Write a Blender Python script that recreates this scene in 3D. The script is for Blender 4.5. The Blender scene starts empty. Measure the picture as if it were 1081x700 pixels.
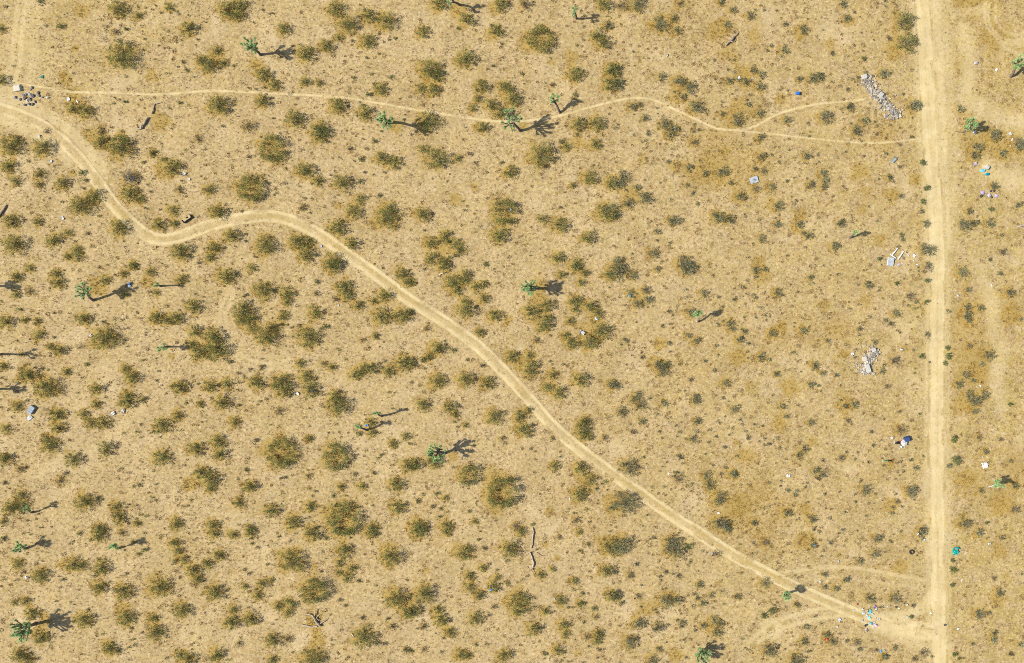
import bpy, math, random
import numpy as np
from mathutils import Vector, Matrix

# ================================================================ camera, sky, sun, exposure
SC = bpy.context.scene
COL = SC.collection
S = 172.5 / 1081.0            # metres on the ground per pixel of the photograph
HC = 115.0                    # flying height
SUN_EL, SUN_AZ = math.radians(37.0), math.radians(3.0)   # shadows run along +x, a touch towards +y

cam = bpy.data.cameras.new("camera")
cam.lens = 24.0; cam.sensor_width = 36.0; cam.sensor_fit = 'HORIZONTAL'
cam.clip_start = 1.0; cam.clip_end = 8000.0
camo = bpy.data.objects.new("camera", cam); COL.objects.link(camo)
camo.location = (0, 0, HC); camo.rotation_euler = (0, 0, 0)
SC.camera = camo

W = bpy.data.worlds.new("World"); SC.world = W; W.use_nodes = True
wn = W.node_tree.nodes; wl = W.node_tree.links
for n in list(wn): wn.remove(n)
sky = wn.new('ShaderNodeTexSky'); sky.sky_type = 'NISHITA'; sky.sun_disc = False
sky.sun_elevation = SUN_EL; sky.sun_rotation = math.radians(-90.0) - SUN_AZ
sky.air_density = 0.8; sky.dust_density = 1.2
bg = wn.new('ShaderNodeBackground'); bg.inputs['Strength'].default_value = 0.095
wo = wn.new('ShaderNodeOutputWorld')
wl.new(sky.outputs[0], bg.inputs[0]); wl.new(bg.outputs[0], wo.inputs[0])

sl = bpy.data.lights.new("sun", 'SUN'); sl.energy = 4.35; sl.angle = math.radians(0.53); sl.color = (1.0, 0.95, 0.83)
so = bpy.data.objects.new("sun", sl); COL.objects.link(so)
ldir = Vector((math.cos(SUN_EL) * math.cos(SUN_AZ), math.cos(SUN_EL) * math.sin(SUN_AZ), -math.sin(SUN_EL)))
so.rotation_euler = ldir.to_track_quat('-Z', 'Y').to_euler(); so.location = (-60, 0, 60)

SC.cycles.use_denoising = False; SC.cycles.pixel_filter_type = 'BLACKMAN_HARRIS'; SC.cycles.filter_width = 0.9
SC.view_settings.view_transform = 'Standard'; SC.view_settings.look = 'None'
SC.view_settings.exposure = 0.55; SC.view_settings.gamma = 1.0; SC.view_settings.use_curve_mapping = False

rng = np.random.default_rng(7)
random.seed(7)

# ================================================================ helpers
def gz(x, y):
    """height of the desert floor"""
    return (0.05 * np.sin(0.31 * x + 0.4) * np.cos(0.27 * y - 1.0) + 0.035 * np.sin(0.63 * x - 0.5 * y + 2.0)
            + 0.025 * np.cos(0.9 * y + 0.55 * x) + 0.016 * np.sin(1.7 * x + 0.9 * y) * np.cos(1.3 * y - 0.8 * x))
def gzf(x, y): return float(gz(np.float64(x), np.float64(y)))
def P(px, py, h=0.0):
    """a pixel of the photograph -> the point of the place at height h above the floor"""
    k = S * (1.0 - h / HC)
    return (px - 540.5) * k, (350.0 - py) * k

def noise2(x, y, seed=0, n=5):
    r = np.random.default_rng(seed); v = 0
    for i in range(n):
        a = r.uniform(0, 6.283); f = r.uniform(.6, 1.6); p = r.uniform(0, 6.283)
        v = v + np.sin((x * math.cos(a) + y * math.sin(a)) * f + p)
    return v / n

def tag(o, label=None, cat=None, group=None, kind=None):
    if label: o['label'] = label
    if cat: o['category'] = cat
    if group: o['group'] = group
    if kind: o['kind'] = kind
    return o
def empty(name, loc, rz=0.0):
    o = bpy.data.objects.new(name, None); COL.objects.link(o)
    o.location = loc; o.rotation_euler = (0, 0, rz); o.empty_display_size = 0.2
    return o
def link(name, me, parent=None, loc=None, rz=0.0):
    o = bpy.data.objects.new(name, me); COL.objects.link(o)
    if parent is not None: o.parent = parent
    if loc is not None: o.location = loc
    if rz: o.rotation_euler = (0, 0, rz)
    return o
def tri_mesh(name, tris, cols, mat):
    """tris (n,3,3), cols (n,3): a mesh of loose triangles with a colour each"""
    n = len(tris); me = bpy.data.meshes.new(name)
    me.vertices.add(n * 3); me.vertices.foreach_set('co', np.ascontiguousarray(tris, dtype=np.float32).ravel())
    me.loops.add(n * 3); me.loops.foreach_set('vertex_index', np.arange(n * 3, dtype=np.int32))
    me.polygons.add(n); me.polygons.foreach_set('loop_start', np.arange(0, n * 3, 3, dtype=np.int32))
    me.polygons.foreach_set('loop_total', np.full(n, 3, dtype=np.int32))
    me.update(calc_edges=True)
    ca = me.color_attributes.new('tint', 'FLOAT_COLOR', 'POINT')
    c4 = np.ones((n, 3, 4), dtype=np.float32); c4[:, :, :3] = np.asarray(cols, dtype=np.float32)[:, None, :]
    ca.data.foreach_set('color', c4.ravel())
    me.materials.append(mat)
    return me

class MB:
    """verts and faces of one mesh"""
    def __init__(s): s.v = []; s.f = []; s.c = []
    def tube(s, pts, rad, col, n=6, cap=True):
        b = len(s.v); pts = [Vector(p) for p in pts]
        up = Vector((0.13, 0.27, 0.95))
        for i, p in enumerate(pts):
            d = (pts[min(i + 1, len(pts) - 1)] - pts[max(i - 1, 0)])
            if d.length < 1e-6: d = Vector((0, 0, 1))
            d.normalize()
            a = d.cross(up if abs(d.dot(up)) < .95 else Vector((1, 0, 0))).normalized(); c = d.cross(a)
            for k in range(n):
                t = 2 * math.pi * k / n
                s.v.append(p + (a * math.cos(t) + c * math.sin(t)) * rad[i]); s.c.append(col)
        for i in range(len(pts) - 1):
            for k in range(n):
                k2 = (k + 1) % n
                s.f.append((b + i * n + k, b + i * n + k2, b + (i + 1) * n + k2, b + (i + 1) * n + k))
        if cap:
            s.f.append(tuple(b + k for k in range(n))[::-1]); e = b + (len(pts) - 1) * n
            s.f.append(tuple(e + k for k in range(n)))
    def box(s, c, size, col, rz=0.0, tilt=(0, 0), bevel=0.02):
        """a box with its edges taken off"""
        hx, hy, hz = size[0] / 2, size[1] / 2, size[2] / 2; b0 = min(bevel, hx * .6, hy * .6, hz * .6)
        M = Matrix.Rotation(rz, 3, 'Z') @ Matrix.Rotation(tilt[0], 3, 'X') @ Matrix.Rotation(tilt[1], 3, 'Y'); b = len(s.v)
        def ring(z, i):
            x, y, q = hx - i, hy - i, b0
            return [(x - q, -y, z), (x, -y + q, z), (x, y - q, z), (x - q, y, z), (-x + q, y, z), (-x, y - q, z), (-x, -y + q, z), (-x + q, -y, z)]
        for z, i in ((-hz, b0), (-hz + b0, 0), (hz - b0, 0), (hz, b0)):
            for p in ring(z, i): s.v.append(Vector(c) + M @ Vector(p)); s.c.append(col)
        for r in range(3):
            for k in range(8):
                k2 = (k + 1) % 8; s.f.append((b + r * 8 + k, b + r * 8 + k2, b + (r + 1) * 8 + k2, b + (r + 1) * 8 + k))
        s.f.append(tuple(b + k for k in range(8))[::-1]); s.f.append(tuple(b + 24 + k for k in range(8)))
    def lump(s, c, size, col, seed=0, rough=0.25, n=8, m=6, rz=0.0, flat=0.0):
        """a crumpled or stony lump resting on the floor"""
        r = np.random.default_rng(seed); b = len(s.v); M = Matrix.Rotation(rz, 3, 'Z')
        for j in range(m + 1):
            ph = math.pi * j / m - math.pi / 2
            for i in range(n):
                th = 2 * math.pi * i / n; q = 1 + rough * r.uniform(-1, 1)
                v = Vector((math.cos(ph) * math.cos(th) * size[0] / 2 * q, math.cos(ph) * math.sin(th) * size[1] / 2 * q, math.sin(ph) * size[2] / 2 * (1 + .5 * rough * r.uniform(-1, 1))))
                v = M @ v; v.z = max(v.z, -size[2] * .45)
                k = 1 + .18 * r.uniform(-1, 1)
                s.v.append(Vector(c) + v); s.c.append((col[0] * k, col[1] * k, col[2] * k))
        for j in range(m):
            for i in range(n):
                i2 = (i + 1) % n; s.f.append((b + j * n + i, b + j * n + i2, b + (j + 1) * n + i2, b + (j + 1) * n + i))
    def sheet(s, c, size, col, rz=0.0, amp=.06, seed=0, n=7, th=.012, lift=0.03):
        """a limp sheet with creases and a thickness, lying on the floor"""
        r = np.random.default_rng(seed); M = Matrix.Rotation(rz, 3, 'Z'); b = len(s.v); q = r.uniform(0, 6, 8)
        H = r.uniform(-1, 1, (n, n)) * amp
        jx = r.uniform(-.12, .12, (n, n)); jy = r.uniform(-.12, .12, (n, n))
        for sgn in (0, 1):
            for j in range(n):
                for i in range(n):
                    u, v = i / (n - 1) - .5 + jx[j, i] * .6, j / (n - 1) - .5 + jy[j, i] * .6
                    z = abs(H[j, i]) + amp * .5 * (1 + math.sin(7 * u + q[0])) * .6 + lift + sgn * th
                    s.v.append(Vector(c) + M @ Vector((u * size[0], v * size[1], z))); s.c.append(col)
        def I(k, j, i): return b + k * n * n + j * n + i
        for j in range(n - 1):
            for i in range(n - 1):
                s.f.append((I(1, j, i), I(1, j, i + 1), I(1, j + 1, i + 1), I(1, j + 1, i)))
                s.f.append((I(0, j, i), I(0, j + 1, i), I(0, j + 1, i + 1), I(0, j, i + 1)))
        for i in range(n - 1):
            s.f.append((I(0, 0, i), I(0, 0, i + 1), I(1, 0, i + 1), I(1, 0, i))); s.f.append((I(0, n - 1, i + 1), I(0, n - 1, i), I(1, n - 1, i), I(1, n - 1, i + 1)))
            s.f.append((I(0, i + 1, 0), I(0, i, 0), I(1, i, 0), I(1, i + 1, 0))); s.f.append((I(0, i, n - 1), I(0, i + 1, n - 1), I(1, i + 1, n - 1), I(1, i, n - 1)))
    def mesh(s, name, mat):
        me = bpy.data.meshes.new(name); me.from_pydata([tuple(v) for v in s.v], [], s.f)
        ca = me.color_attributes.new('tint', 'FLOAT_COLOR', 'POINT')
        c4 = np.ones((len(s.v), 4), dtype=np.float32); c4[:, :3] = np.asarray(s.c, dtype=np.float32); ca.data.foreach_set('color', c4.ravel())
        me.materials.append(mat); me.update()
        return me
    def obj(s, name, mat, parent=None, loc=None, rz=0.0): return link(name, s.mesh(name, mat), parent, loc, rz)

# ================================================================ materials
def tint_mat(name, rough=0.85, noise=0.0, scale=6.0, spec=0.2, bump=0.0):
    m = bpy.data.materials.new(name); m.use_nodes = True; t = m.node_tree; N, L = t.nodes, t.links
    p = N['Principled BSDF']; p.inputs['Roughness'].default_value = rough; p.inputs['Specular IOR Level'].default_value = spec
    a = N.new('ShaderNodeAttribute'); a.attribute_name = 'tint'
    out = a.outputs['Color']
    if noise or bump:
        tc = N.new('ShaderNodeTexCoord'); nz = N.new('ShaderNodeTexNoise'); nz.inputs['Scale'].default_value = scale; nz.inputs['Detail'].default_value = 4
        L.new(tc.outputs['Object'], nz.inputs['Vector'])
    if noise:
        mr = N.new('ShaderNodeMapRange'); mr.inputs['From Min'].default_value = .3; mr.inputs['From Max'].default_value = .7
        mr.inputs['To Min'].default_value = 1 - noise; mr.inputs['To Max'].default_value = 1 + noise
        L.new(nz.outputs['Fac'], mr.inputs['Value'])
        vm = N.new('ShaderNodeVectorMath'); vm.operation = 'SCALE'; L.new(out, vm.inputs[0]); L.new(mr.outputs[0], vm.inputs['Scale']); out = vm.outputs[0]
    if bump:
        bp = N.new('ShaderNodeBump'); bp.inputs['Strength'].default_value = bump; bp.inputs['Distance'].default_value = .03
        L.new(nz.outputs['Fac'], bp.inputs['Height']); L.new(bp.outputs[0], p.inputs['Normal'])
    L.new(out, p.inputs['Base Color'])
    return m
def translucent(m, f):
    t = m.node_tree; N, L = t.nodes, t.links; p = N['Principled BSDF']; o = N['Material Output']
    tr = N.new('ShaderNodeBsdfTranslucent'); mx = N.new('ShaderNodeMixShader'); mx.inputs[0].default_value = f
    L.new(p.inputs['Base Color'].links[0].from_socket, tr.inputs['Color']); L.new(p.outputs[0], mx.inputs[1]); L.new(tr.outputs[0], mx.inputs[2]); L.new(mx.outputs[0], o.inputs['Surface']); return m
M_LEAF = translucent(tint_mat('leaf', .7, spec=.25), .38)
M_GRASS = translucent(tint_mat('straw', .9, spec=.1), .3)
M_TWIG = tint_mat('twig', .9, .25, 9)
M_BARK = tint_mat('bark', .95, .35, 7, bump=.6)
M_YUCCA = translucent(tint_mat('yucca_leaf', .6, spec=.3), .35)
M_DEAD = tint_mat('weathered_wood', .9, .3, 5, bump=.5)
M_RUB = tint_mat('rubbish', .6, .15, 4, spec=.35, bump=.2)
M_STONE = tint_mat('broken_concrete', .95, .25, 5, bump=.5)
M_FOAM = tint_mat('dirty_fabric', .95, .2, 3, bump=.3)
M_RUBBER = tint_mat('rubber', .8, .2, 8)

def soil_material():
    m = bpy.data.materials.new('desert_soil'); m.use_nodes = True; t = m.node_tree; N, L = t.nodes, t.links
    p = N['Principled BSDF']; p.inputs['Roughness'].default_value = .95; p.inputs['Specular IOR Level'].default_value = .1
    tc = N.new('ShaderNodeTexCoord'); V = tc.outputs['Object']
    def noise(scale, detail=4, rough=.55, dist=0.0):
        n = N.new('ShaderNodeTexNoise'); n.inputs['Scale'].default_value = scale; n.inputs['Detail'].default_value = detail
        n.inputs['Roughness'].default_value = rough; n.inputs['Distortion'].default_value = dist; L.new(V, n.inputs['Vector']); return n.outputs['Fac']
    def ramp(v, a, b, lo=0.0, hi=1.0):
        r = N.new('ShaderNodeMapRange'); r.interpolation_type = 'SMOOTHSTEP'
        r.inputs['From Min'].default_value = a; r.inputs['From Max'].default_value = b; r.inputs['To Min'].default_value = lo; r.inputs['To Max'].default_value = hi
        L.new(v, r.inputs['Value']); return r.outputs[0]
    def math_(op, a, b):
        r = N.new('ShaderNodeMath'); r.operation = op; r.use_clamp = True
        for k, q in enumerate((a, b)):
            if isinstance(q, (int, float)): r.inputs[k].default_value = q
            else: L.new(q, r.inputs[k])
        return r.outputs[0]
    def mix(f, a, b):
        r = N.new('ShaderNodeMix'); r.data_type = 'RGBA'
        if isinstance(f, (int, float)): r.inputs[0].default_value = f
        else: L.new(f, r.inputs[0])
        for k, q in ((6, a), (7, b)):
            if isinstance(q, tuple): r.inputs[k].default_value = (*q, 1)
            else: L.new(q, r.inputs[k])
        return r.outputs[2]
    def attr(n):
        a = N.new('ShaderNodeAttribute'); a.attribute_name = n; return a.outputs['Fac']
    wear, ochre, tone = attr('wear'), attr('ochre'), attr('tone')
    pale = mix(ramp(noise(.09, 3), .35, .65), PAL['sand_a'], PAL['sand_b'])
    yellow = mix(ramp(noise(.16, 4, .6), .35, .65), PAL['yel_a'], PAL['yel_b'])
    c = mix(math_('MULTIPLY', tone, ramp(noise(.35, 6, .65), .3, .62)), pale, yellow)
    # dry litter: brown flecks of two sizes, and pale grit
    fleck = math_('MULTIPLY', ramp(noise(1.5, 6, .72), .5, .68), ramp(noise(.22, 3), .25, .6, .55, 1.0))
    c = mix(math_('MULTIPLY', fleck, .72), c, PAL['litter'])
    fine = ramp(noise(1.9, 5, .75), .49, .6)
    c = mix(math_('MULTIPLY', fine, .8), c, PAL['litter2'])
    grit = ramp(noise(2.2, 5, .75, .3), .52, .62)
    c = mix(math_('MULTIPLY', grit, .65), c, PAL['grit'])
    clump = math_('MULTIPLY', ramp(noise(1.05, 3, .5, .6), .56, .66), ramp(noise(.16, 4), .3, .6, .35, 1.0))
    c = mix(math_('MULTIPLY', clump, .55), c, PAL['clump'])
    stain = math_('MULTIPLY', ramp(noise(.45, 5, .65), .52, .68), ramp(noise(1.3, 4, .7), .35, .6))
    c = mix(math_('MULTIPLY', stain, .6), c, PAL['stain'])
    bare = math_('MULTIPLY', ramp(noise(.13, 5, .6, .4), .54, .68), ramp(noise(.9, 5, .7), .3, .6))
    c = mix(math_('MULTIPLY', bare, .5), c, PAL['bare'])
    # ochre mats of dry grass
    oc = math_('MULTIPLY', ramp(math_('ADD', math_('MULTIPLY', ochre, .75), math_('MULTIPLY', noise(1.3, 7, .78), .62)), .47, .86), .95)
    c = mix(oc, c, mix(ramp(noise(2.6, 5, .7), .38, .62), PAL['och_a'], PAL['och_b']))
    # worn tracks
    rough = N.new('ShaderNodeMapRange'); rough.clamp = False; rough.inputs['From Min'].default_value = .3; rough.inputs['From Max'].default_value = .7
    rough.inputs['To Min'].default_value = .5; rough.inputs['To Max'].default_value = 1.5; L.new(noise(1.5, 7, .75), rough.inputs['Value'])
    w = math_('MULTIPLY', ramp(math_('MULTIPLY', wear, rough.outputs[0]), .10, .95), .96)
    track = mix(ramp(noise(.5, 4), .35, .65), PAL['track_a'], PAL['track_b'])
    track = mix(math_('MULTIPLY', ramp(noise(3.5, 4, .7), .55, .75), .35), track, PAL['litter'])
    c = mix(w, c, track)
    L.new(c, p.inputs['Base Color'])
    bp = N.new('ShaderNodeBump'); bp.inputs['Strength'].default_value = .55; bp.inputs['Distance'].default_value = .08
    L.new(noise(2.4, 6, .7), bp.inputs['Height']); L.new(bp.outputs[0], p.inputs['Normal'])
    return m
PAL = dict(bare=(.60, .47, .28), stain=(.34, .23, .09), clump=(.33, .22, .07), sand_a=(.51, .38, .20), sand_b=(.455, .33, .162), yel_a=(.475, .36, .125), yel_b=(.42, .305, .092),
           litter=(.27, .195, .095), litter2=(.31, .22, .115), grit=(.64, .51, .30), och_a=(.44, .305, .088), och_b=(.345, .24, .085),
           track_a=(.65, .525, .29), track_b=(.59, .46, .23))
M_SOIL = soil_material()
# ---------------------------------------------------------------- plants read off the place, tile by tile (x, y, radius[, kind])
TILES = {
(0,0):"205,3,22,g;315,137,22,g;620,50,45;725,80,22;890,35,28;990,150,42;600,165,22,d;660,150,14,g;640,290,85;1060,320,32;5,420,35;375,570,35;450,585,42;410,545,30,h;655,535,12,g;0,150,25;240,690,20,d;530,690,30,d;980,370,12;960,325,12;945,540,12;430,60,55,h;800,400,45,h;850,640,60,h;390,520,60,h;400,255,22,h;90,250,25,h;340,410,40,h",
(216,0):"110,50,45;180,30,45;170,85,35;415,155,38;60,265,28;20,345,45;100,330,25;530,280,48;640,240,38;690,45,48;755,130,55;705,195,25;860,80,42;960,110,55;860,220,45;310,390,42;365,445,35;530,430,30;605,435,25;930,470,38;860,497,16,g;980,405,14;785,410,14;70,555,60;305,530,42;475,630,52;700,555,48;850,600,42;610,680,45;225,665,35,d;60,290,50,h;270,340,40,h;1010,670,40,h",
(432,0):"150,15,40;480,25,45;300,105,40;253,148,10,g;70,165,35;455,165,40;610,20,35,d;1030,20,40;1050,130,28;990,190,35;1025,225,38;690,205,80,r;295,310,52;105,365,60;145,400,40;60,465,30;125,475,38;385,450,40;510,460,38;545,520,48;360,520,25;335,570,25;430,550,35;485,595,40;880,390,48;1065,370,42;1060,445,42;100,640,60;385,670,35;890,655,40;990,650,48;875,500,16;755,445,18,d;260,60,50,h;600,655,35,h;855,300,50,h;755,330,25,h",
(648,0):"120,25,45;45,25,35,d;245,125,45;320,95,25;335,160,28;350,15,25,d;630,50,20;600,128,25;720,80,28;565,10,20;905,125,16;1000,155,30;900,265,26;5,365,35;20,440,38;250,400,24;345,425,35;395,460,38;365,510,24;430,565,38;610,425,24;735,370,24;780,390,24;700,430,24;775,455,28;660,420,14;1055,410,35;980,415,20;95,560,28;135,550,18;165,620,26;265,655,35;315,680,30;575,600,18;650,630,38;710,550,16;770,595,28;915,630,26;830,240,12;560,160,70,h;610,290,60,h;740,190,55,h;680,400,70,h;660,560,60,h;330,500,60,h;980,190,35,h;880,520,35,h",
(864,0):"455,110,55;465,225,62;345,385,32;505,555,38;750,575,26;150,95,24;130,20,24;75,280,14;240,305,14,g;165,565,28;35,620,40;245,635,26;200,680,28;15,405,24;400,280,60,h;170,110,40,h;60,230,40,h;930,200,90,h;760,350,60,h",
(0,140):"50,70,55;85,35,25;225,75,55;40,180,40;80,255,35;205,220,35;205,275,22;325,270,38;430,210,22,g;450,248,14;525,50,42;630,75,65;640,30,30;805,105,24;905,185,50;860,140,16;1040,30,25,d;680,320,48;735,350,28;495,335,42;420,385,60;520,440,10;60,465,42;195,470,28;355,530,26;280,565,42;70,590,60;400,620,34;405,655,34;350,655,20;630,500,48;910,410,35;835,485,38;915,480,24;950,630,58;940,300,30,d;700,695,24;480,600,10;685,240,38,x;380,215,25,h;315,140,18,h;460,20,50,h;860,200,50,h",
(216,140):"20,300,35;605,10,55;360,85,80,r;240,290,85,r;930,135,38;1000,155,40;530,200,50;600,255,32;725,265,50;820,140,18,g;818,255,20,g;820,350,35;785,415,45;700,505,52;770,585,36;960,450,68;975,395,30;70,420,48;140,545,42;50,610,36;25,660,28;320,595,62;490,580,50;550,575,30;535,645,48;675,685,55;895,45,16;765,85,20,d;920,330,14;520,395,24,d;705,385,28,h;800,390,28,h",
(432,140):"70,85,28;145,140,65;255,135,22;315,110,15,d;345,155,12,d;530,205,38;485,158,12;695,115,70;830,75,25;985,60,35;800,50,15;955,240,40;865,278,18;1065,265,38;1040,420,58;70,430,42;500,420,72,r;475,545,48;705,455,30;795,485,48;940,555,36;785,660,38;885,690,35;110,580,38;190,550,38;245,585,35;265,620,35;115,665,38;190,680,35;400,695,16;780,320,10,h;345,290,30,h;240,350,40,h;890,50,45,h;175,610,40,h",
(648,140):"300,10,28;775,20,24;180,5,14;425,50,25,d;45,235,40;20,275,30;120,290,22;165,345,38;75,375,35;15,430,24;395,185,26;285,150,14;480,215,22;570,205,36;780,125,24;790,205,16;745,190,14;1020,125,24;1040,275,26;670,335,30;835,285,22;865,385,34;315,465,36;225,520,18;555,450,38;610,455,32;535,435,20;865,485,24;980,485,24;1030,545,26;780,560,26;210,635,34;370,690,45;20,690,38;455,150,10;440,375,12;300,355,10;415,320,12;385,275,12;690,430,8;430,480,8;765,460,9;1000,530,15;750,295,25,d;615,265,16;80,320,50,h;150,140,40,h;320,180,40,h;580,100,25,h;770,680,45,h;985,430,45,h;960,500,50,h",
(864,140):"205,0,26,d;545,158,22,g;570,292,22,g;552,362,20,g;545,415,14;570,480,24;490,20,10,g;25,210,24;35,250,24;30,285,20;120,480,30;90,600,30;380,235,20;435,335,15;215,205,60,h;250,310,40,h;385,335,50,h;570,620,42;845,75,32;830,120,30;930,15,36;1055,60,36;975,110,26;930,280,26;800,415,20;770,490,40;830,475,24;905,480,30;910,403,16,g;1055,385,16;1075,370,10;440,540,14;445,565,14;320,665,14,g;425,600,12;905,672,12,g;980,630,26,d;580,695,20;310,470,10;970,540,12;320,565,45,h;400,490,35,h;230,410,35,h;510,250,40,h",
(0,280):"85,60,32;150,15,26;80,155,24;150,135,28,d;290,45,32;300,95,36;550,80,28;650,45,26;700,5,26;790,35,26;955,75,35;820,145,20;655,150,20;1020,220,42;820,280,38;880,290,30;930,280,36;1025,345,36;1050,460,45;1010,420,30;25,300,36;100,235,14;125,290,22;195,295,20;440,285,38;200,370,34;310,450,36;260,430,20;550,390,72;540,298,12;595,283,10;455,523,14;345,565,24;140,580,48;10,535,26;245,650,60;655,545,26;695,590,40;505,655,36;670,690,28;945,645,42;215,545,13,d;410,435,8;405,672,8;110,470,14;520,110,60,h;780,90,40,h;905,485,25,h",
(216,280):"110,60,50;245,15,30;310,135,46;430,150,42;435,195,24;215,155,14,d;195,240,50;240,290,30;190,295,28;245,335,28;370,330,28;320,375,46;415,270,28;580,250,40;545,380,62;635,325,20,g;680,5,38;735,120,52;755,165,30;810,210,30;950,165,42;890,190,20;935,270,52;1040,265,46;1045,45,40;1065,90,24;45,380,50;60,445,65;500,520,30;590,88,14;585,150,18,d;825,555,38;880,540,36;790,580,30;970,560,32;1050,515,48;270,625,42;115,630,32;25,640,36;415,615,50;370,640,30;420,670,40;540,590,38;560,660,50;690,690,36;670,540,24;625,520,20,d;295,540,18,d;175,570,12,d;205,592,10;180,618,7;130,510,7;830,395,18,d;900,375,24;740,497,9;705,448,10;690,180,16,d",
(432,280):"10,90,28;230,90,46;290,60,42;250,135,32;350,115,32;395,100,24;395,175,30;300,235,52;295,190,26;455,265,36;375,355,30;150,440,40;105,480,26;70,500,16;230,450,16;645,245,40;725,210,38;710,310,50;740,275,22;865,190,26;895,185,24;875,232,20;955,220,30;1000,255,28;1015,345,42;950,410,38;855,410,30;825,370,18;850,295,22;905,92,22;805,50,24;930,40,26;880,10,32;1060,50,42;180,5,36;540,485,36;635,475,26;640,545,52;15,525,26;150,615,46;295,605,46;410,625,38;5,250,20;90,335,20,d;760,580,28;905,605,42;730,645,30;790,675,38;1065,630,30;305,500,12,d;380,530,14,d;670,400,20,d;690,105,55,h;680,180,50,h;920,330,60,h;580,510,40,h;520,290,30,h",
(648,280):"30,35,42;100,55,28;230,20,20;390,20,42;90,150,28;165,130,28;180,185,30;125,205,30;475,145,28;405,250,30;615,305,24;625,335,20;395,370,18;440,400,22;690,350,18;665,395,24;290,410,15;235,525,30;275,530,30;255,560,35;750,25,26;800,20,18;1040,65,18;865,145,28;840,360,26;1000,345,24;775,490,24;1065,530,26;860,575,20;590,625,26;10,635,28;125,685,24;430,690,16;1040,630,24;540,425,12;480,505,12;530,555,13;635,180,13;575,220,10;795,265,9;680,115,12;290,245,13,d;380,130,10;385,165,8;70,400,12;750,170,12;955,460,10;255,320,12,d;405,605,14,d;150,485,14,d;125,165,40,h;220,520,45,h;240,415,30,h;660,480,45,h;780,60,55,h;720,640,45,h;930,640,60,h;880,330,35,h",
(864,280):"580,15,28,d;575,80,18,g;572,190,14,g;485,165,34,d;265,105,24;410,95,14,g;760,35,34;790,130,18;1015,145,28;790,220,22;790,260,30;795,290,20;860,225,22;685,245,14;410,255,24;355,290,14;385,310,16;572,367,16;550,480,20,g;405,505,32,d;680,435,16,g;680,480,24,g;668,517,18,g;905,475,34;860,525,16;780,580,28;745,630,24;820,610,14;795,685,28;880,685,28;340,560,20;365,640,18,d;50,400,15;215,335,16;25,570,18;95,580,14;135,470,30,h;300,405,14;800,425,18,d;1070,285,12;960,45,16;30,210,40,h;1010,260,60,h;850,580,60,h;250,190,50,h;470,440,40,h",
(0,420):"85,45,34;25,165,34;300,90,42;305,160,36;265,250,48;240,215,25;505,35,28;435,85,30;475,135,34;540,135,36;670,20,42;750,12,24;935,95,34;850,150,48;1055,35,22;550,270,46;15,325,42;380,325,46;100,378,28,d;310,440,30,d;340,400,16,d;850,315,52;1030,270,42;1055,395,36;110,515,32;60,580,45;120,570,35;445,550,55;610,580,34;625,635,36;720,665,20;925,665,36;15,655,20;520,690,32;730,458,14;675,395,10;630,375,10;720,180,10;650,185,8;740,210,8;820,455,8;765,625,10;800,530,10;515,530,12;1005,540,6;985,570,9;210,685,10;20,450,15,d;1010,450,45,h",
(216,420):"90,25,42;155,130,34;70,235,40;75,300,36;30,430,50;30,480,30;400,290,92,r;700,40,62;690,310,80,r;550,215,22;235,470,36;180,555,34;350,595,42;555,575,32;465,660,44;880,130,28;815,190,16;880,185,24;995,245,28;1060,205,30;1070,360,38;1010,460,44;1015,580,42;790,405,14,d;720,470,22;675,518,14;830,470,24;735,640,98,r;40,675,36;240,690,28;885,690,34;265,225,16,d;405,505,10;890,400,14;935,300,9;910,318,7;545,415,20,d;180,40,12;215,380,14;545,480,10;740,517,8;390,70,30,d",
(432,420):"70,40,40;215,50,38;245,90,20;450,100,48;585,100,34;605,170,46;630,65,22;30,350,36;130,340,45;310,410,58,r;490,500,95,r;770,360,30;905,375,42;960,435,34;900,515,44;915,160,46;930,205,40;935,125,28;755,215,13;1030,210,20,d;490,215,18,d;295,145,18;250,155,10;235,128,7;50,680,45;200,680,36;45,545,16;145,505,14;190,530,18;165,585,12;200,603,8;160,630,12;70,510,10;315,600,12;345,655,18;120,575,16,d;880,645,22,d;560,680,30,d;650,670,12;1070,580,24;230,310,35,h;930,450,55,h;740,600,30,h;1060,540,40,h",
(648,420):"140,40,34;105,10,26;40,75,34;265,30,24;150,125,22;430,15,30;635,60,28;890,45,20;910,100,14;1040,130,20;440,125,24;415,220,26;75,365,50;625,400,26;645,405,20;490,410,28;505,460,32;560,530,40;340,430,34,d;60,550,70;565,665,40;600,685,24;920,610,24;1050,640,28;1065,385,24;980,300,20;1010,270,24;740,660,20;350,315,16;265,472,10;200,470,8;320,392,8;345,180,9;325,148,7;225,88,10;505,170,10;625,160,9;585,262,9;500,235,6;665,118,6;695,178,6;740,140,6;785,150,6;710,210,14;815,245,12;860,213,10;795,215,6;550,120,8;760,350,8;820,450,10;885,440,8;955,515,14;945,570,8;795,585,8;100,180,20,d;650,235,25,h;700,300,60,h;1010,585,35,h;660,570,55,h;870,130,50,h;1050,230,30,h",
(864,420):"190,35,24;140,42,18;20,405,26;120,320,22,d;250,490,34;485,495,36;435,170,34,d;515,372,16;490,330,12;290,252,12;420,550,18,d;715,218,24,g;725,330,36,g;690,360,16;830,15,40;830,72,20;885,285,18;1015,335,12;1015,35,14,g;860,490,20,d;775,665,34;890,662,12,g;850,210,18,d;1040,590,30,d;965,220,14,d;1040,465,20;555,695,24,d;280,180,12,d;155,120,20,d;55,635,10;50,70,9;260,625,8;750,40,55,h;960,560,60,h;130,40,60,h;380,350,40,h;380,570,50,h;770,430,50,h",
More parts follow.
